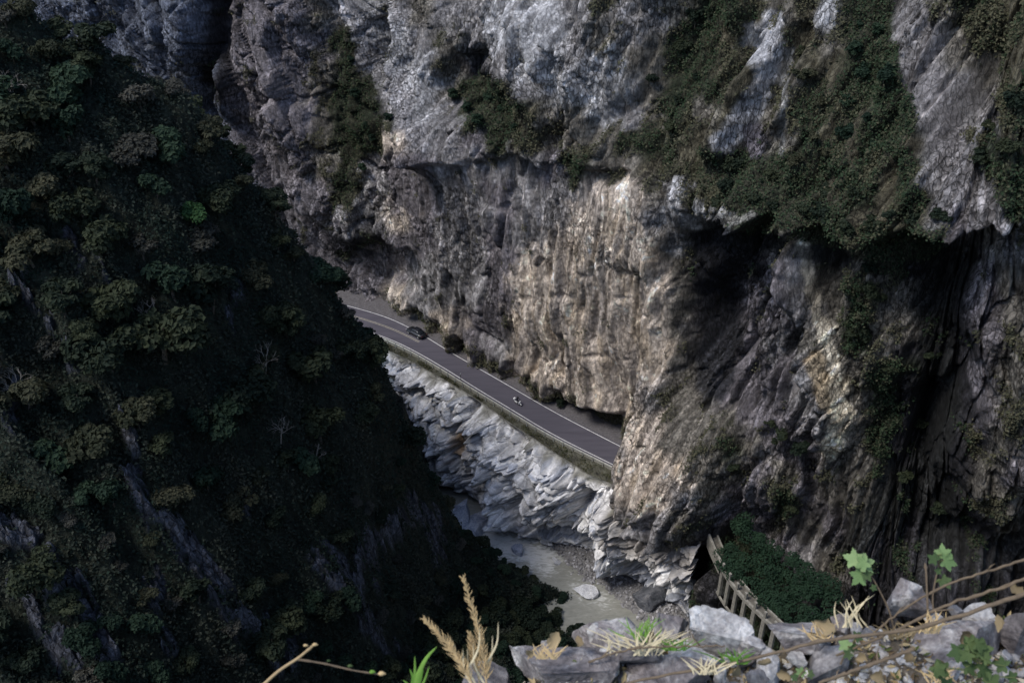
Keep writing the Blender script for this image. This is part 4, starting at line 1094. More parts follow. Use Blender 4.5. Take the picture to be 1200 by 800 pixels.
# ivy mound between path and wall
iv = thing('ivy_bush', 'long dark green ivy mound between the concrete balustrade and the cliff', 'bush')
CS = []; RS = []
for i in range(110):
    f = i / 109
    px, py = 850 + 108 * f + random.gauss(0, 5), 652 + 84 * f + random.gauss(0, 4)
    o_ = random.uniform(-.45, 1)
    x, y = at_z(px + 18 * o_, py - 22 * o_, 0.0)
    CS.append((float(x), float(y), max(.2, .3 + 3.4 * o_ + random.random() * .6))); RS.append(random.uniform(.7, 1.3))
CS = np.array(CS); RS = np.array(RS)
w_ = rng.choice(110, 13000, p=RS**2 / (RS**2).sum())
d = rng.normal(size=(13000, 3)); d /= np.linalg.norm(d, axis=1)[:, None]; d[:, 2] = np.abs(d[:, 2])
Vt, Qt = leaf_quads(CS[w_] + d * RS[w_][:, None] * (.62 + .50 * rng.random((13000, 1))), d + np.array([-.3, -.4, .5]) + .4 * rng.normal(size=d.shape), .10 + .12 * rng.random(13000), .75)
link('foliage', mesh_np('foliage', Vt, Qt), leaf_mat('ivy_leaves', (.009, .023, .013), (.020, .044, .024)), iv)
link('stems', mesh_np('stems', *join_np([tube_np([(CS[i][0], CS[i][1], -.3), tuple(CS[i])], [.05, .02], 5) for i in range(0, 110, 3)]), True), M_BARK, iv, kind='stuff')

# ================================================================== VEHICLES, RIDER, POST
M_CARP, nt, b = new_mat('dark_car_paint'); b.inputs['Base Color'].default_value = (.010, .011, .016, 1); b.inputs['Roughness'].default_value = .35; b.inputs['Coat Weight'].default_value = .4
M_GLASS, nt, b = new_mat('car_glass'); b.inputs['Base Color'].default_value = (.012, .015, .02, 1); b.inputs['Roughness'].default_value = .08
M_TYRE = plain_mat('tyre_rubber', (.018, .018, .018), 8)
M_RIM = plain_mat('alloy', (.35, .35, .36), 8, .1, rough=.4, metal=.6)
M_WHITE = plain_mat('white_plastic', (.72, .72, .72), 6, .08, rough=.4)
M_DARKP = plain_mat('dark_plastic', (.02, .02, .022), 6, .1, rough=.5)
M_RED, nt, b = new_mat('tail_lamp_lens'); b.inputs['Base Color'].default_value = (.25, .01, .01, 1); b.inputs['Roughness'].default_value = .2
M_LAMP, nt, b = new_mat('head_lamp_lens'); b.inputs['Base Color'].default_value = (.55, .55, .55, 1); b.inputs['Roughness'].default_value = .15
def wheel(parent, x, y, r, w, name='wheel'):
    bm = bmesh.new()
    bmesh.ops.create_cone(bm, cap_ends=True, segments=20, radius1=r, radius2=r, depth=w, matrix=Matrix.Rotation(math.pi / 2, 4, 'X'))
    es = [e for e in bm.edges if len(e.link_faces) == 2 and e.calc_face_angle() > 1.0]
    bmesh.ops.bevel(bm, geom=es, offset=w * .18, segments=2, affect='EDGES')
    o = link(name, bm_mesh('tyre', bm), M_TYRE, parent); o.location = (x, y, r)
    bm = bmesh.new()
    bmesh.ops.create_cone(bm, cap_ends=True, segments=16, radius1=r * .62, radius2=r * .62, depth=w * 1.06, matrix=Matrix.Rotation(math.pi / 2, 4, 'X'))
    link('rim', bm_mesh('rim', bm), M_RIM, o)
def loft(secs, closed=True):
    """secs: list of rings (same count)"""
    V = np.array([p for s in secs for p in s], F32); n = len(secs[0]); Q = []
    for i in range(len(secs) - 1):
        for k in range(n):
            Q.append((i * n + k, i * n + (k + 1) % n, (i + 1) * n + (k + 1) % n, (i + 1) * n + k))
    bm = bmesh.new(); vs = [bm.verts.new(v) for v in V]
    for f in Q: bm.faces.new([vs[i] for i in f])
    bm.faces.new(vs[:n][::-1]); bm.faces.new(vs[-n:])
    return bm
def car(loc, rz):
    t = thing('car', 'dark car driving along the cliff side of the road', 'car', loc, (0, 0, rz))
    def ring(x, w, z0, z1, rnd=.12):
        return [(x, -w + rnd, z0), (x, -w, z0 + rnd), (x, -w, z1 - rnd), (x, -w + rnd * 1.4, z1), (x, w - rnd * 1.4, z1), (x, w, z1 - rnd), (x, w, z0 + rnd), (x, w - rnd, z0)]
    b1 = loft([ring(-2.2, .72, .42, .82), ring(-2.08, .84, .30, .92), ring(-1.3, .89, .24, .98), ring(0, .90, .22, .98), ring(1.2, .89, .24, .94), ring(1.95, .84, .28, .80), ring(2.18, .70, .38, .66)])
    link('body', bm_mesh('body', b1, True), M_CARP, t)
    b2 = loft([ring(-1.75, .72, .93, .97, .02), ring(-1.05, .64, .93, 1.42, .10), ring(-.2, .66, .93, 1.47, .10), ring(.35, .64, .93, 1.42, .10), ring(1.15, .74, .92, .95, .015)])
    link('window', bm_mesh('cabin_glass', b2, True), M_GLASS, t)
    b3 = loft([ring(-1.05, .60, 1.40, 1.47, .03), ring(-.2, .62, 1.44, 1.505, .03), ring(.33, .58, 1.40, 1.46, .03)])
    link('roof', bm_mesh('roof', b3, True), M_CARP, t)
    for x in (-1.32, 1.35):
        for y in (-.80, .80): wheel(t, x, y, .33, .22)
    for y in (-.55, .55):
        bm = bmesh.new(); bm_box(bm, (2.10, y, .62), (.16, .34, .13), 0, .03); link('headlight', bm_mesh('headlight', bm), M_LAMP, t)
        bm = bmesh.new(); bm_box(bm, (-2.16, y, .74), (.10, .36, .13), 0, .03); link('tail_light', bm_mesh('tail_light', bm), M_RED, t)
        bm = bmesh.new(); bm_box(bm, (.75, y * 1.72, 1.0), (.18, .16, .12), 0, .03); link('mirror', bm_mesh('mirror', bm), M_CARP, t)
    return t
def road_dir(px):
    cx, cy = proj(CM[:, 0], CM[:, 1], np.zeros(len(CM)))
    k = int(np.argmin(np.abs(cx - px))); d = CM[min(k + 3, len(CM) - 1)] - CM[k - 3]
    return math.atan2(d[1], d[0])
x, y = at_z(488, 392, 0)
car((float(x), float(y), 0.004), road_dir(488) + math.pi)
def scooter(loc, rz):
    t = thing('scooter', 'white motor scooter ridden along the river side of the road', 'scooter', loc, (0, 0, rz))
    wheel(t, -.62, 0, .24, .11); wheel(t, .64, 0, .24, .10)
    def r2(x, w, z0, z1):
        return [(x, -w, z0 + .03), (x, -w, z1 - .05), (x, -w * .6, z1), (x, w * .6, z1), (x, w, z1 - .05), (x, w, z0 + .03), (x, w * .6, z0), (x, -w * .6, z0)]
    link('rear_body', bm_mesh('rear_body', loft([r2(-.88, .08, .56, .70), r2(-.6, .17, .40, .72), r2(-.2, .18, .26, .70), r2(-.08, .14, .25, .50)]), True), M_WHITE, t)
    link('floorboard', bm_mesh('floorboard', loft([r2(-.1, .15, .20, .30), r2(.35, .16, .20, .30)])), M_DARKP, t)
    link('front_shield', bm_mesh('front_shield', loft([r2(.28, .20, .26, .62), r2(.40, .22, .30, 1.0), r2(.52, .14, .46, .98)]), True), M_WHITE, t)
    link('front_mudguard', bm_mesh('front_mudguard', loft([r2(.46, .07, .40, .50), r2(.66, .08, .44, .54), r2(.86, .06, .32, .42)]), True), M_WHITE, t)
    link('seat', bm_mesh('seat', loft([r2(-.78, .13, .70, .80), r2(-.4, .16, .70, .80), r2(-.08, .12, .68, .76)]), True), M_DARKP, t)
    bm = bmesh.new(); bm_box(bm, (-.86, 0, .93), (.34, .40, .30), 0, .05); link('top_box', bm_mesh('top_box', bm), M_WHITE, t)
    h = link('handlebar', mesh_np('handlebar', *tube_np([(.30, -.34, 1.04), (.38, -.12, 1.06), (.38, .12, 1.06), (.30, .34, 1.04)], .02, 7), True), M_DARKP, t)
    for y in (-.3, .3): link('mirror', mesh_np('mirror', *tube_np([(.36, y * .8, 1.06), (.40, y, 1.24), (.38, y * 1.25, 1.28)], [.01, .012, .045], 6), True), M_DARKP, h)
    bm = bmesh.new(); bm_box(bm, (.53, 0, .84), (.06, .18, .12), 0, .02); link('headlight', bm_mesh('headlight', bm), M_LAMP, t)
    bm = bmesh.new(); bm_box(bm, (-.90, 0, .64), (.05, .16, .08), 0, .015); link('tail_light', bm_mesh('tail_light', bm), M_RED, t)
    return t
x, y = at_z(607, 474, 0); rz = road_dir(607)
sloc = Vector((float(x), float(y), .004)); scooter(sloc, rz)
pe = thing('person', 'rider in dark jacket and trousers sitting on the white scooter', 'person', sloc, (0, 0, rz))
J = [(-.28, 0, .86, .15), (-.24, 0, 1.08, .155), (-.16, 0, 1.30, .165), (-.13, 0, 1.44, .07), (-.10, 0, 1.52, .065), (-.08, 0, 1.62, .10),     # pelvis..head
     (-.15, .19, 1.38, .075), (0, .27, 1.18, .055), (.24, .28, 1.08, .042), (.31, .29, 1.06, .04),
     (-.15, -.19, 1.38, .075), (0, -.27, 1.18, .055), (.24, -.28, 1.08, .042), (.31, -.29, 1.06, .04),
     (-.22, .11, .86, .11), (.18, .16, .80, .085), (.12, .15, .40, .06), (.24, .15, .33, .045),
     (-.22, -.11, .86, .11), (.18, -.16, .80, .085), (.12, -.15, .40, .06), (.24, -.15, .33, .045)]
Ed = [(0, 1), (1, 2), (2, 3), (3, 4), (4, 5), (2, 6), (6, 7), (7, 8), (8, 9), (2, 10), (10, 11), (11, 12), (12, 13), (0, 14), (14, 15), (15, 16), (16, 17), (0, 18), (18, 19), (19, 20), (20, 21)]
me = bpy.data.meshes.new('body'); me.from_pydata([j[:3] for j in J], Ed, []); 
M_CLOTH = plain_mat('dark_jacket', (.022, .024, .034), 8, .3)
bo = link('body', me, M_CLOTH, pe)
md = bo.modifiers.new('skin', 'SKIN'); sk = me.skin_vertices[0].data
for v_, j in zip(sk, J): v_.radius = (j[3], j[3])
sk[0].use_root = True
bo.modifiers.new('sub', 'SUBSURF').levels = 1; bo.modifiers['sub'].render_levels = 1
M_SKIN = plain_mat('skin', (.45, .28, .20), 8, .1)
bm = bmesh.new(); bmesh.ops.create_uvsphere(bm, u_segments=16, v_segments=10, radius=.145, matrix=Matrix.Translation((-.075, 0, 1.655)))
for v_ in bm.verts:
    if v_.co.z < 1.60: v_.co.z = 1.60 - (1.60 - v_.co.z) * .45
link('helmet', bm_mesh('helmet', bm, True), M_DARKP, pe)
bm = bmesh.new(); bm_box(bm, (.05, 0, 1.645), (.06, .17, .09), 0, .02); link('visor', bm_mesh('visor', bm), M_GLASS, pe)
# thin marker post on the outer edge of the road
x, y = at_z(540, 446, 0)
mp_ = thing('marker_post', 'thin dark roadside pole standing at the guardrail', 'post', (float(x), float(y), 0))
link('pole', mesh_np('pole', *tube_np([(0, 0, -.2), (0, 0, 1.6)], .05, 8), True), M_DARKP, mp_)
bm = bmesh.new(); bm_box(bm, (0, 0, 1.55), (.12, .05, .3), .7, .01); link('reflector', bm_mesh('reflector', bm), M_WHITE, mp_)
# ================================================================== ROCKS
def rock_mesh(name, seed, dims, sub=4, cuts=22, rough=.035, flat=0.0):
    rg = np.random.default_rng(seed)
    bm = bmesh.new(); bmesh.ops.create_icosphere(bm, subdivisions=sub, radius=1.0)
    V = np.array([v.co[:] for v in bm.verts]); Fc = np.array([[v.index for v in f.verts] for f in bm.faces]); bm.free()
    for _ in range(cuts):
        n = rg.normal(size=3); n /= np.linalg.norm(n)
        if rg.random() < flat: n = np.array([rg.normal() * .15, rg.normal() * .15, 1.0]); n /= np.linalg.norm(n)
        h = rg.uniform(.34, .68)
        d = V @ n - h
        V = V - np.where(d > 0, d, 0)[:, None] * n
    nz = fbm(V[:, 0] * 2.2 + seed, V[:, 1] * 2.2 + V[:, 2] * 1.7, 4, seed) ; f_, _, c_ = facets(V[:, 0] * 3 + V[:, 2], V[:, 1] * 3 - V[:, 2] * 1.3, seed + 5)
    V = V * (1 + rough * nz + rough * .9 * f_ - rough * .8 * (1 - ss(c_, 0, .1)))[:, None]
    V = V * np.asarray(dims) * .5 * 1.45
    return mesh_np(name, V, Fc, False)
def stone_mat(name, c1, c2, c3, scale, bump, bd):
    """pale crust over a darker stone, with veins"""
    m, nt, b = new_mat(name)
    tc = N(nt, 'ShaderNodeTexCoord')
    n1 = N(nt, 'ShaderNodeTexNoise'); n1.inputs['Scale'].default_value = scale; n1.inputs['Detail'].default_value = 9; n1.inputs['Roughness'].default_value = .68; n1.inputs['Distortion'].default_value = .6
    oi = N(nt, 'ShaderNodeObjectInfo'); off_ = N(nt, 'ShaderNodeVectorMath', operation='MULTIPLY_ADD'); off_.inputs[1].default_value = (7, 5, 3)
    cv = N(nt, 'ShaderNodeCombineXYZ'); nt.links.new(oi.outputs['Random'], cv.inputs[0]); nt.links.new(oi.outputs['Random'], cv.inputs[1])
    nt.links.new(cv.outputs[0], off_.inputs[0]); nt.links.new(tc.outputs['Object'], off_.inputs[2]); nt.links.new(off_.outputs[0], n1.inputs['Vector'])
    cr = N(nt, 'ShaderNodeValToRGB'); e = cr.color_ramp.elements
    e[0].position = .36; e[0].color = (*c1, 1); e[1].position = .66; e[1].color = (*c3, 1)
    k = e.new(.5); k.color = (*c2, 1)
    nt.links.new(n1.outputs['Fac'], cr.inputs[0])
    n2 = N(nt, 'ShaderNodeTexNoise'); n2.inputs['Scale'].default_value = scale * 9; n2.inputs['Detail'].default_value = 5
    nt.links.new(tc.outputs['Object'], n2.inputs['Vector'])
    mr = N(nt, 'ShaderNodeMapRange'); mr.inputs['From Min'].default_value = .3; mr.inputs['From Max'].default_value = .7; mr.inputs['To Min'].default_value = .65; mr.inputs['To Max'].default_value = 1.35
    nt.links.new(n2.outputs['Fac'], mr.inputs[0])
    vm = N(nt, 'ShaderNodeVectorMath', operation='SCALE'); nt.links.new(cr.outputs[0], vm.inputs[0]); nt.links.new(mr.outputs[0], vm.inputs['Scale'])
    nt.links.new(vm.outputs[0], b.inputs['Base Color'])
    bp = N(nt, 'ShaderNodeBump'); bp.inputs['Strength'].default_value = bump; bp.inputs['Distance'].default_value = bd
    nt.links.new(n1.outputs['Fac'], bp.inputs['Height']); nt.links.new(bp.outputs[0], b.inputs['Normal'])
    b.inputs['Roughness'].default_value = .85; b.inputs['Specular IOR Level'].default_value = .2
    return m
M_BOULD = stone_mat('river_boulder_stone', (.16, .18, .23), (.34, .36, .42), (.52, .52, .54), .7, .8, .2)
M_BOULW = stone_mat('white_boulder_stone', (.40, .40, .42), (.55, .55, .56), (.68, .68, .68), .7, .7, .15)
def boulder(px, py, w, h, seed, lab, mat, sink=.25, zb=-20.0, sq=.55):
    x, y = at_z(px, py + h * .3, zb)
    zc = y * cp + (CAM_H - zb) * sp
    wm = w * zc / FPX; hm = h * zc / FPX / .95
    o = link('boulder', rock_mesh('boulder', seed, (wm, hm, wm * sq), 4, 12, .05, .2), mat)
    o.location = (float(x), float(y), zb + wm * sq * (.5 - sink)); o.rotation_euler = (0, 0, -.5)
    o['label'] = lab; o['category'] = 'boulder'
    return o
boulder(540, 602, 34, 40, 901, 'bluish white boulder at the left edge of the river', M_BOULD, .15, -20.0, 1.0)
boulder(558, 605, 26, 34, 902, 'blue grey boulder standing in the river beside a paler one', M_BOULD, .2, -20.0, .9)
boulder(583, 600, 26, 24, 903, 'bright white block at the foot of the marble cliff', M_BOULW, .0, -19.6, 1.1)
boulder(607, 644, 16, 13, 904, 'grey boulder in the middle of the rapids', M_BOULD, .25, -20.0, .8)
boulder(686, 687, 24, 17, 905, 'long pale slab lying in the shallow river', M_BOULW, .25, -20.0, .5)
boulder(652, 656, 9, 8, 906, 'small white boulder at the tip of the gravel bar', M_BOULW, .2, -19.9, .8)
boulder(723, 672, 12, 10, 907, 'grey boulder on the gravel bar under the marble cliff', M_BOULD, .2, -19.5, .8)
boulder(770, 690, 44, 34, 908, 'large dark wet boulder at the right end of the gravel bar', stone_mat('wet_dark_stone', (.05, .055, .065), (.09, .095, .11), (.16, .16, .17), .7, .8, .2), .25, -19.8, .9)
boulder(596, 668, 10, 6, 909, 'low flat rock at the near bank beside the rapids', M_BOULD, .3, -20.0, .6)
boulder(640, 634, 14, 9, 910, 'pale block fallen against the foot of the marble cliff', M_BOULW, .2, -19.8, .8)

# ================================================================== FOREGROUND LEDGE
EX = np.array([-1.7, -.4, -.15, -.05, 0, .15, .305, .48, .66, .97, 1.18, 1.6, 2.7]); EY = np.array([.9, 1.12, 1.2, 1.27, 1.33, 1.40, 1.455, 1.46, 1.455, 1.51, 1.55, 1.62, 1.72])
LZ = 108.15
def ledge_z(x, y):
    x = np.asarray(x, F32); y = np.asarray(y, F32)
    e = y - np.interp(x, EX, EY).astype(F32)
    z = LZ + .05 * fbm(x * 3, y * 3, 4, 801) + .012 * fbm(x * 16, y * 16, 3, 803)
    return z - 5.5 * np.maximum(e - .0, 0) - .5 * np.maximum(e + .03, 0)
lx, ly = np.meshgrid(np.linspace(-1.7, 2.7, 300), np.concatenate([np.linspace(-.8, .9, 40), np.linspace(.91, 1.75, 110), np.linspace(1.77, 2.2, 20)]))
lz_ = ledge_z(lx, ly)
M_SOIL = stone_mat('ledge_soil', (.05, .04, .028), (.10, .082, .06), (.20, .175, .15), 14, .9, .02)
link('ledge_ground', mesh_np('ledge_ground', np.stack([lx, ly, lz_], -1).reshape(-1, 3), grid_faces(*lx.shape), False), M_SOIL, kind='structure')
M_ST1 = stone_mat('ledge_stone_purple', (.085, .074, .076), (.185, .166, .165), (.50, .48, .465), 9, 1.0, .03)
M_ST2 = stone_mat('ledge_stone_pale', (.18, .168, .165), (.36, .345, .335), (.64, .63, .61), 9, 1.0, .03)
M_ST3 = stone_mat('ledge_stone_dark', (.05, .046, .05), (.105, .098, .10), (.28, .265, .26), 9, 1.0, .02)
def stone(px, py, w, h, seed, lab, mat, rz=0.0, tilt=0.0, dep=.7, sub=4, flat=.15, dz=-.012, cuts=11):
    """a ledge stone whose outline centre is seen at px,py"""
    r, f, d = ray(px, py)
    t = (CAM_H - (LZ + .03 + dz)) / d
    c = Vector((float(r * t), float(f * t), LZ + .03 + dz))
    zc = t * FPX
    wm, hm = w * zc / FPX, h * zc / FPX
    o = link('rock', rock_mesh('rock', seed, (wm * .86, wm * dep * .9, hm * 1.25), sub + (1 if sub == 4 and w > 60 else 0), cuts, .055, flat), mat)
    o.location = c; o.rotation_euler = (tilt * .5, tilt, rz)
    o['label'] = lab; o['category'] = 'rock'
    return o
stone(838, 744, 72, 48, 121, 'white faced rock slab with a dark front beside the balustrade', M_ST2, .2, .25, .8, flat=.1, cuts=8)
stone(722, 755, 120, 72, 22, 'large sloping purple grey rock left of the white slab', M_ST1, -.25, -.22, .55)
stone(785, 738, 62, 44, 23, 'rounded brownish rock top between the white slab and the sloping rock', M_ST1, .4, .1, .7)
stone(655, 785, 120, 60, 24, 'jagged pale rock at the left tip of the ledge', M_ST1, -.2, -.15, .6)
stone(1062, 702, 58, 58, 25, 'upright rounded purple boulder with a white streak below the right leafy plant', M_ST1, .5, .1, .8, dz=.02)
stone(932, 748, 66, 46, 26, 'grey blocky rock at the right of the balustrade', M_ST1, .1, .05, .8)
stone(1120, 772, 130, 70, 27, 'big ridged purple grey rock under the crossing stems at bottom right', M_ST1, .5, -.3, .6)
stone(812, 770, 64, 26, 28, 'flat pale rock just below the white slab', M_ST2, .2, .1, .8, flat=.6)
stone(874, 758, 34, 44, 29, 'small upright grey stone right of the white slab', M_ST1, .3, .3, .8)
stone(1192, 742, 54, 62, 30, 'smooth grey rock cut by the right edge of the picture', M_ST1, .1, 0, .8)
stone(785, 790, 100, 44, 31, 'dark purple rock at the bottom edge below the dry grass', M_ST1, .1, .1, .6)
stone(965, 785, 60, 36, 32, 'low dark stone at the bottom edge under the thick stem', M_ST3, .6, 0, .7)
stone(1030, 756, 44, 30, 33, 'dark grey stone under the meeting stems', M_ST3, .2, .2, .8)
stone(902, 778, 44, 28, 34, 'pale broken stone among dry leaves at bottom centre', M_ST2, .9, .1, .8)
stone(560, 800, 60, 30, 35, 'dark stone at the bottom edge below the grass plumes', M_ST3, .1, .1, .8, dz=-.06)
stone(990, 735, 34, 26, 36, 'small grey stone behind the dry grass sprigs', M_ST1, .1, .3, .8)
stone(1150, 728, 40, 26, 37, 'whitish grey stone behind the stems on the right', M_ST2, .1, .3, .8)
stone(700, 742, 40, 34, 38, 'small whitish stone at the skyline of the ledge left of the slab', M_ST2, .3, .2, .7)
SML = ['between the white slab and the upright stone', 'beside the flat pale rock', 'in the leaf litter at bottom centre', 'under the thick brown stem', 'right of the blocky grey rock', 'left of the ridged rock',
       'at the foot of the purple boulder', 'in front of the right edge rock', 'behind the crossing stems', 'at the bottom edge near the centre', 'left of the dark purple rock', 'on the bare soil in the corner',
       'beneath the left leafy plant', 'beside the dry grass sprigs', 'near the green ground leaves', 'on top of the jagged pale rock']
SMP = [(858, 772), (760, 778), (890, 792), (935, 775), (985, 760), (1050, 785), (1095, 728), (1180, 772), (1120, 716), (845, 792), (735, 792), (1170, 790), (1005, 742), (975, 748), (1085, 780), (640, 760)]
for k, ((px, py), tx_) in enumerate(zip(SMP, SML)):
    mt, ad = [(M_ST2, 'white'), (M_ST1, 'purple grey'), (M_ST3, 'dark')][k % 3]
    stone(px, py, 16 + (k * 7) % 15, 14 + (k * 5) % 10, 60 + k, f'small {ad} stone {tx_}', mt, k, .2, .8, 3, dz=-.005)
# stone chips: countless
PV = []; PQ = []
for i in range(2600):
    x = rng.uniform(-.1, 1.6); y = np.interp(x, EX, EY) - rng.uniform(-.01, .30)
    r = .003 + .014 * rng.random() ** 3
    PV.append((IV * [1, .8, .6]) * (.75 + .5 * rng.random((12, 1))) * r + [x, y, float(ledge_z(x, y)) + r * .3]); PQ.append(IQ + 12 * i)
link('stone_chips', mesh_np('stone_chips', np.concatenate(PV), np.concatenate(PQ)), M_ST2, kind='stuff')

# ================================================================== FOREGROUND PLANTS
M_STEM = plain_mat('brown_stem', (.115, .085, .056), 60, .35, .4, .003)
M_STEMG = plain_mat('green_stem', (.10, .12, .04), 60, .3)
M_STRAW = plain_mat('dry_straw', (.44, .32, .165), 60, .3)
M_STRAW2 = plain_mat('pale_straw', (.50, .43, .28), 60, .3)
M_BLADE = leaf_mat('grass_blade_green', (.10, .22, .035), (.20, .36, .07), trans=.3, scale=9)
M_LOBED = leaf_mat('lobed_leaf_green', (.13, .21, .085), (.24, .33, .15), trans=.3, scale=22)
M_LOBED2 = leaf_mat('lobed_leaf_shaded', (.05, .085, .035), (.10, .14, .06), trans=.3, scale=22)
M_GROUNDL = leaf_mat('ground_leaf', (.035, .06, .022), (.085, .12, .045), trans=.2, scale=16)
M_DRYL = leaf_mat('dry_leaf', (.15, .115, .065), (.30, .235, .14), trans=.15, scale=22)
def D3(px, py, zc): return at_depth(px, py, zc)
def curve(pts, n=24):
    return [Vector(p) for p in spline([tuple(p) for p in pts], n)]
def taper(n, a, b): return list(np.linspace(a, b, n))
def knotty(n, a, b, seed):
    r = np.linspace(a, b, n); k = np.random.default_rng(seed).random(n); return list(r * (1 + .3 * (k > .8) + .1 * (k - .5)))
# long dry stems lying across the ledge
def dry_stem(pts, zc, r0, r1, lab, seed):
    P = curve([D3(px, py, z) for (px, py), z in zip(pts, zc)], 40)
    rg = random.Random(seed)
    P = [p + Vector((rg.gauss(0, .0009), rg.gauss(0, .0009), rg.gauss(0, .0009))) for p in P]
    t = thing('dry_vine', lab, 'stem')
    link('stem', mesh_np('stem', *tube_np(P, knotty(len(P), r0, r1, seed), 9), True), M_STEM, t)
    tw = []
    for k in range(4, len(P) - 3, 9):
        d = Vector((rg.gauss(0, 1), rg.gauss(0, .6), rg.uniform(.3, 1))).normalized() * rg.uniform(.015, .04)
        tw.append(tube_np([tuple(P[k]), tuple(P[k] + d * .6), tuple(P[k] + d + Vector((.005, 0, 0)))], [.0022, .0016, .0006], 5))
    link('side_twigs', mesh_np('side_twigs', *join_np(tw), True), M_STEM, t, kind='stuff')
    return t
dry_stem([(1260, 640), (1200, 656), (1158, 669), (1117, 682), (1081, 700), (1045, 724), (1020, 745)], [2.05, 2.06, 2.07, 2.09, 2.11, 2.13, 2.15], .0030, .0018, 'upper thin brown stem crossing in front of the purple boulder', 1)
dry_stem([(1260, 658), (1200, 678), (1169, 690), (1110, 708), (1071, 728), (1019, 752), (980, 768)], [2.0, 2.0, 2.01, 2.03, 2.05, 2.07, 2.09], .0036, .0024, 'middle brown stem slanting down from the right edge', 2)
dry_stem([(1260, 672), (1200, 695), (1148, 713), (1107, 726), (1058, 739), (986, 747), (936, 757), (880, 772), (810, 785), (735, 800)], [1.98, 1.98, 1.98, 1.99, 2.0, 2.02, 2.04, 2.05, 2.06, 2.07], .0048, .0028, 'longest and thickest brown stem lying across the whole ledge', 3)
dry_stem([(1070, 760), (1010, 782), (960, 800)], [2.0, 2.0, 2.0], .004, .003, 'short dark twig at the bottom edge below the thick stem', 4)
dry_stem([(690, 775), (740, 760), (800, 757), (850, 756)], [2.12, 2.1, 2.08, 2.06], .0022, .0014, 'very thin reddish twig across the flat pale rock', 5)
# lobed leaves
def lobed(size, seed, lobes=5, fold=.18):
    rg = np.random.default_rng(seed); n = 60
    V = [(0, 0, 0)]
    for k in range(n + 1):
        a = -2.75 + 5.5 * k / n
        tri = abs((((a * lobes / 5.75) + .5) % 1.0) - .5) * 2
        prof = 1.0 - .46 * tri ** .8
        prof *= (1.0 - .30 * abs(a) / 2.75) * (1 + .07 * math.sin(a * 24) + .03 * rg.normal())
        x, y = math.sin(a) * prof * .62, (math.cos(a) * prof * .62 + .12)
        V.append((x, y, abs(x) * fold - .16 * (x * x + y * y) + .03 * math.sin(a * 7)))
    mid = [(v[0] * .5, v[1] * .5, abs(v[0]) * fold * .6 - .03 + .015 * math.sin(i * .9)) for i, v in enumerate(V[1:])]
    bm = bmesh.new(); c = bm.verts.new((0, 0, 0)); om = [bm.verts.new(m) for m in mid]; oo = [bm.verts.new(v) for v in V[1:]]
    for k in range(n):
        bm.faces.new((c, om[k], om[k + 1])); bm.faces.new((om[k], oo[k], oo[k + 1], om[k + 1]))
    bmesh.ops.scale(bm, vec=(size,) * 3, verts=bm.verts[:])
    me = bm_mesh('leaf', bm, True)
    return me
def orient(nrm, up, roll=0):
    n = Vector(nrm).normalized(); u = Vector(up); u = (u - n * u.dot(n)).normalized(); x = u.cross(n)
    return Matrix((x, u, n)).transposed() @ Matrix.Rotation(roll, 3, 'Z')
def leafy_plant(lab, stem_pts, zc, leaves, r=.0022):
    P = curve([D3(px, py, zc) for px, py in stem_pts], 16)
    base = P[0].copy(); base.z = min(base.z, float(ledge_z(base.x, base.y)))
    t = thing('leafy_plant', lab, 'plant')
    link('stem', mesh_np('stem', *tube_np(P, taper(16, r, r * .6), 7), True), M_STEM, t)
    for k, (px, py, wpx, ang, tilt, mat) in enumerate(leaves):
        c = D3(px, py, zc - .01 * (k % 3))
        view = (camo.location - c).normalized()
        nrm = (view * .75 + Vector((math.cos(ang), 0, .5)) * tilt).normalized()
        o = link('leaf', lobed(wpx * .70 * zc / FPX, 300 + k + int(px)), mat, t)
        # leaf tip direction in the picture plane
        rgt_ = Vector((1, 0, 0)); upv = Vector((0, sp, cp))
        tip = rgt_ * math.cos(ang) + upv * math.sin(ang)
        M = orient(nrm, tip)
        o.matrix_local = Matrix.Translation(c - tip * wpx * zc / FPX * .35) @ M.to_4x4()
        near = min(P, key=lambda p: (p - c).length)
        bs = c - tip * wpx * zc / FPX * .35
        link('leaf_stalk', mesh_np('leaf_stalk', *tube_np([tuple(near), tuple((near + bs) * .5 + Vector((0, 0, .004))), tuple(bs)], [.0012, .001, .0009], 5), True), M_STEMG, t)
    return t
leafy_plant('left leafy plant with pale green lobed leaves above the ledge', [(1048, 738), (1042, 715), (1032, 694), (1022, 676), (1012, 664)], 2.15,
            [(993, 652, 36, 2.8, .3, M_LOBED), (1022, 657, 36, .3, .4, M_LOBED), (1005, 661, 30, 3.4, .6, M_LOBED), (1002, 681, 34, 4.0, .2, M_LOBED), (1018, 678, 22, -1.0, .3, M_LOBED2), (1026, 690, 14, -.6, .3, M_LOBED2)])
leafy_plant('right leafy plant with upright stem behind the purple boulder', [(1094, 718), (1093, 700), (1096, 680), (1100, 662), (1099, 650)], 2.2,
            [(1104, 641, 30, 1.7, .3, M_LOBED), (1118, 660, 34, -.3, .4, M_LOBED), (1090, 652, 24, 2.6, .4, M_LOBED2), (1110, 686, 28, -.9, .3, M_LOBED2), (1097, 668, 14, 2.9, .3, M_LOBED2)])
leafy_plant('low green plant rooted where the stems cross', [(985, 778), (992, 762), (1000, 752)], 2.08, [(985, 752, 28, 2.6, .5, M_LOBED), (1008, 742, 22, .8, .5, M_LOBED2), (990, 768, 20, 3.6, .4, M_LOBED2), (1003, 760, 18, -.5, .3, M_LOBED2)])
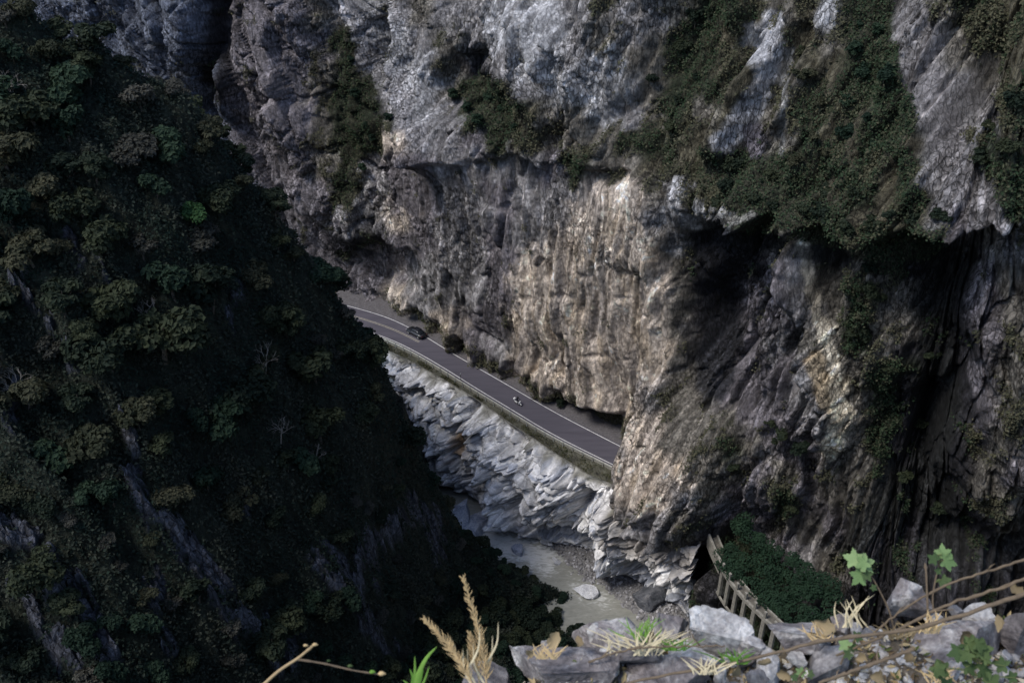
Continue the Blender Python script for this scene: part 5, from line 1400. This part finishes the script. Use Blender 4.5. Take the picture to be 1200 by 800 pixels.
leafy_plant('small green seedling at the bottom edge near the centre', [(930, 800), (938, 790), (945, 782)], 2.03, [(940, 783, 20, 1.2, .5, M_LOBED), (954, 790, 18, -.2, .5, M_LOBED2), (928, 792, 16, 2.8, .5, M_LOBED2)])
gl_ = []
for k in range(16):
    gl_.append((1095 + 95 * random.random(), 752 + 46 * random.random(), 22 + 14 * random.random(), random.uniform(0, 6.28), .4, M_GROUNDL if k % 3 else M_LOBED2))
leafy_plant('spreading green ground plant with dark leaves in the bottom right corner', [(1140, 800), (1140, 785), (1142, 775)], 1.98, gl_)
# upright dry stalk
st_ = thing('dry_stalk', 'thin upright brown stalk beside the purple boulder', 'stalk')
P = curve([D3(px, py, 2.1) for px, py in [(1088, 738), (1087, 710), (1086, 685), (1085, 663)]], 12)
link('stem', mesh_np('stem', *tube_np(P, knotty(12, .0028, .0018, 5), 7), True), M_STEM, st_)
link('bud', mesh_np('bud', *tube_np([D3(1085, 668, 2.1), D3(1085, 664, 2.1), D3(1084, 659, 2.1)], [.002, .0042, .001], 7), True), M_STEM, st_)
# blades, tufts
def blade(pts, zc, w, n=10):
    P = curve([D3(px, py, zc) for px, py in pts], n)
    V = []; Q = []
    for i, p in enumerate(P):
        t = (P[min(i + 1, n - 1)] - P[max(i - 1, 0)]).normalized()
        view = (camo.location - p).normalized(); s = t.cross(view).normalized()
        k = i / (n - 1); ww = w * min(1, (k + .15) * 3) * (1 - k) ** .6 * .5 + .0002
        V += [p - s * ww, p + view * ww * .35, p + s * ww]
    for i in range(n - 1):
        for k in range(2):
            a = 3 * i + k; Q.append((a, a + 1, a + 4, a + 3))
    return np.array([tuple(v) for v in V], F32), np.array(Q)
gb_ = thing('grass_tuft', 'fresh green grass blades at the bottom edge left of the plumes', 'grass')
for pts, w in [([(484, 812), (490, 790), (500, 770), (512, 757)], .011), ([(482, 812), (486, 790), (486, 768)], .007), ([(480, 812), (484, 795), (480, 783)], .008), ([(488, 812), (494, 790), (496, 775)], .006), ([(476, 812), (478, 802), (472, 796)], .006), ([(490, 812), (498, 795), (503, 780)], .005)]:
    link('blade', mesh_np('blade', *blade(pts, 1.85, w), True), M_BLADE, gb_)
def tuft(cx, cy, zc, n, wpx, hpx, mat, lab, seed, name='dry_grass_tuft'):
    rg = random.Random(seed); t = thing(name, lab, 'grass')
    parts = []
    for k in range(n):
        bx_ = cx + rg.gauss(0, wpx * .22); tx2 = bx_ + rg.gauss(0, wpx * .5); h = hpx * rg.uniform(.4, 1)
        parts.append(blade([(bx_, cy), ((bx_ + tx2) / 2 - rg.gauss(0, 2), cy - h * .6), (tx2, cy - h)], zc + rg.gauss(0, .02), rg.uniform(.0022, .0042), 7))
    o = link('blades', mesh_np('blades', *join_np(parts), True), mat, t); o['kind'] = 'stuff'
    return t
tuft(748, 768, 2.14, 60, 60, 34, M_STRAW2, 'yellowish dry grass tuft on the sloping rock', 1)
tuft(752, 752, 2.16, 26, 22, 34, M_BLADE, 'small green grass tuft behind the dry tuft on the sloping rock', 5, 'grass_tuft')
tuft(790, 762, 2.14, 30, 30, 16, M_BLADE, 'low mossy grass tuft beside the flat pale rock', 6, 'grass_tuft')
tuft(1000, 735, 2.16, 14, 34, 40, M_STRAW2, 'pale dry grass sprigs at the skyline left of the purple boulder', 2)
tuft(965, 752, 2.13, 18, 26, 26, M_STRAW, 'dry grass tuft next to the blocky grey rock', 3)
tuft(1090, 742, 2.05, 26, 30, 30, M_STRAW, 'dry grass tuft at the crossing of the brown stems', 4)
tuft(866, 778, 2.08, 22, 34, 20, M_BLADE, 'green mossy tuft beside the small upright stone', 7, 'grass_tuft')
for k, (cx, cy, lab) in enumerate([(640, 772, 'sparse dry grass on the jagged rock at the left tip'), (825, 790, 'dry grass tuft at the bottom edge under the flat pale rock'),
                                  (1050, 748, 'matted dry grass below the purple boulder'), (1105, 800, 'dry grass tuft at the bottom edge under the ridged rock')]):
    tuft(cx, cy, 2.1 - .05 * (cy > 770), 22, 34, 22, [M_STRAW, M_STRAW2, M_DRYL][k % 3], lab, 20 + k)
# feathery plumes
def plume(lab, pts, zc, heads, seed):
    rg = random.Random(seed)
    t = thing('grass_plume', lab, 'grass plume')
    P = curve([D3(px, py, zc) for px, py in pts], 30)
    link('stalk', mesh_np('stalk', *tube_np(P, taper(30, .0017, .0006), 6), True), M_STRAW, t)
    parts = []
    i0 = int(30 * heads)
    for i in range(i0, 30):
        k = (i - i0) / (29 - i0)
        tdir = (P[min(i + 1, 29)] - P[i - 1]).normalized()
        for j in range(8):
            a = rg.uniform(0, 6.28); side = Vector((math.cos(a), math.sin(a) * .6, math.sin(a) * .3))
            L = .032 * (1 - .66 * k) * rg.uniform(.5, 1.15)
            d = (tdir * .95 + side * .62 * rg.uniform(.4, 1.2)).normalized()
            s_ = P[i] + tdir * rg.uniform(-.003, .003)
            parts.append(tube_np([tuple(s_), tuple(s_ + d * L * .35), tuple(s_ + d * L * .7 + side * .0012), tuple(s_ + d * L)], [.0003, .0009, .0008, .0002], 4))
    o = link('seed_head', mesh_np('seed_head', *join_np(parts), True), M_STRAW, t)
    for q in range(2):
        i = 6 + 5 * q; b_ = P[i]; px, py = proj(b_.x, b_.y, b_.z)
        link('leaf_blade', mesh_np('leaf_blade', *blade([(px, py), (px + 14 * (1 if q else -1), py - 26), (px + 16 * (1 if q else -1), py - 52)], zc, .004, 9), True), M_STRAW2, t)
    return t
plume('taller feathery straw coloured grass plume at the bottom centre', [(572, 830), (570, 800), (565, 760), (555, 718), (543, 678)], 1.86, .28, 1)
plume('shorter leaning straw coloured grass plume left of the taller one', [(568, 840), (556, 806), (536, 770), (518, 746), (498, 726)], 1.84, .30, 2)
plume('thin small straw plume between the two larger ones', [(566, 830), (562, 800), (556, 770), (551, 744)], 1.87, .45, 3)
# bottom-left twig
tw = thing('twig', 'pale bare twig with a side shoot and yellow buds in the bottom left', 'twig')
A1 = curve([D3(px, py, 1.8) for px, py in [(295, 815), (325, 787), (350, 770), (369, 754)]], 18)
link('branch', mesh_np('branch', *tube_np(A1, knotty(18, .0032, .0022, 3), 8), True), plain_mat('pale_twig_bark', (.30, .22, .12), 60, .3), tw)
B1 = curve([D3(px, py, 1.8) for px, py in [(349, 772), (380, 777), (415, 785), (448, 790)]], 18)
link('side_shoot', mesh_np('side_shoot', *tube_np(B1, knotty(18, .0020, .0012, 4), 7), True), M_STEM, tw)
for px, py, s_, mt in [(447, 789, 1.0, M_STRAW), (436, 787, .8, M_BLADE), (410, 780, .7, M_GROUNDL), (385, 774, .5, M_GROUNDL), (369, 755, .7, M_STRAW), (358, 756, .6, M_STRAW)]:
    c = D3(px, py, 1.795)
    link('bud', mesh_np('bud', *tube_np([tuple(c + Vector((-.006 * s_, 0, 0))), tuple(c + Vector((-.002 * s_, 0, .001))), tuple(c + Vector((.003 * s_, 0, .001))), tuple(c + Vector((.008 * s_, 0, 0)))], [.001, .0045 * s_, .004 * s_, .0006], 7), True), mt, tw)
# dry fallen leaves
def dead_leaf(size, seed):
    rg = np.random.default_rng(seed); n = 9; bm = bmesh.new(); rows = []
    curl, tw_ = rg.uniform(.5, 1.3), rg.uniform(-.5, .5)
    for i in range(n):
        k = i / (n - 1); w = .30 * math.sin(math.pi * (k * .92 + .04)) ** .7
        x0, z0 = math.sin(k * curl * 2) / (curl * 2), (1 - math.cos(k * curl * 2)) / (curl * 2)
        row = []
        for j in range(5):
            u = (j - 2) / 2
            row.append(bm.verts.new((x0 - .4, u * w * (1 + .2 * rg.normal() * abs(u)), z0 + abs(u) ** 1.5 * w * rg.uniform(.5, .9) + tw_ * u * k * .3)))
        rows.append(row)
    for i in range(n - 1):
        for j in range(4): bm.faces.new((rows[i][j], rows[i][j + 1], rows[i + 1][j + 1], rows[i + 1][j]))
    bmesh.ops.scale(bm, vec=(size,) * 3, verts=bm.verts[:])
    return bm_mesh('dry_leaf', bm, True)
DL_ = [(965, 730, 30, 'curled ochre dry leaf beside the dry grass sprigs'), (952, 738, 20, 'small brown dry leaf on the blocky grey rock'), (648, 752, 24, 'dry yellowish leaf poking over the left tip of the ledge'), (622, 763, 18, 'dry greenish leaf on the left tip of the ledge'),
       (680, 750, 16, 'pale dry leaf standing on the skyline of the left rocks'), (895, 783, 26, 'brown dry leaf among the pale broken stones'), (918, 788, 20, 'orange brown dry leaf at the bottom edge'), (860, 786, 22, 'crumpled dry leaf under the mossy tuft'),
       (1030, 790, 26, 'tan dry leaf at the bottom edge under the short twig'), (1128, 745, 22, 'dry leaf caught behind the thick stem'), (1190, 690, 22, 'orange dry leaf hanging on the middle stem at the right edge'), (1150, 765, 24, 'dry leaf on top of the green ground plant'),
       (1175, 735, 20, 'dry leaf leaning on the smooth right edge rock'), (1010, 770, 18, 'small dry leaf below the low green plant'), (760, 748, 16, 'yellow dry leaf in the straw tuft'), (1065, 770, 20, 'brown dry leaf on the flank of the ridged rock')]
for k, (px, py, w, lab) in enumerate(DL_):
    zc = 2.06 if py > 760 else 2.14
    o = link('dry_leaf', dead_leaf(w * zc / FPX, 500 + k), M_DRYL)
    o.matrix_world = Matrix.Translation(D3(px, py, zc)) @ orient((random.gauss(0, .5), -.6 + random.gauss(0, .4), .7), (random.gauss(0, 1), .3, random.gauss(0, .6) + .3)).to_4x4()
    o['label'] = lab; o['category'] = 'leaf'
# litter: countless scraps of dead leaf and straw
n = 3200
x = rng.uniform(-.05, 1.6, n); y = np.interp(x, EX, EY) - rng.uniform(0, .3, n)
C = np.column_stack([x, y, ledge_z(x, y) + .006 + .01 * rng.random(n)])
Vt, Qt = leaf_quads(C, np.array([0, -.3, .8]) + rng.normal(size=(n, 3)) * .5, .004 + .012 * rng.random(n) ** 2, .35)
cl = np.array([[.24, .17, .08], [.36, .28, .15], [.12, .085, .05], [.42, .38, .30], [.08, .10, .03]])[rng.integers(0, 5, n)]
link('leaf_litter', mesh_np('leaf_litter', Vt, Qt, False, np.repeat(cl, 4, 0)), M_LEAFA, kind='stuff')
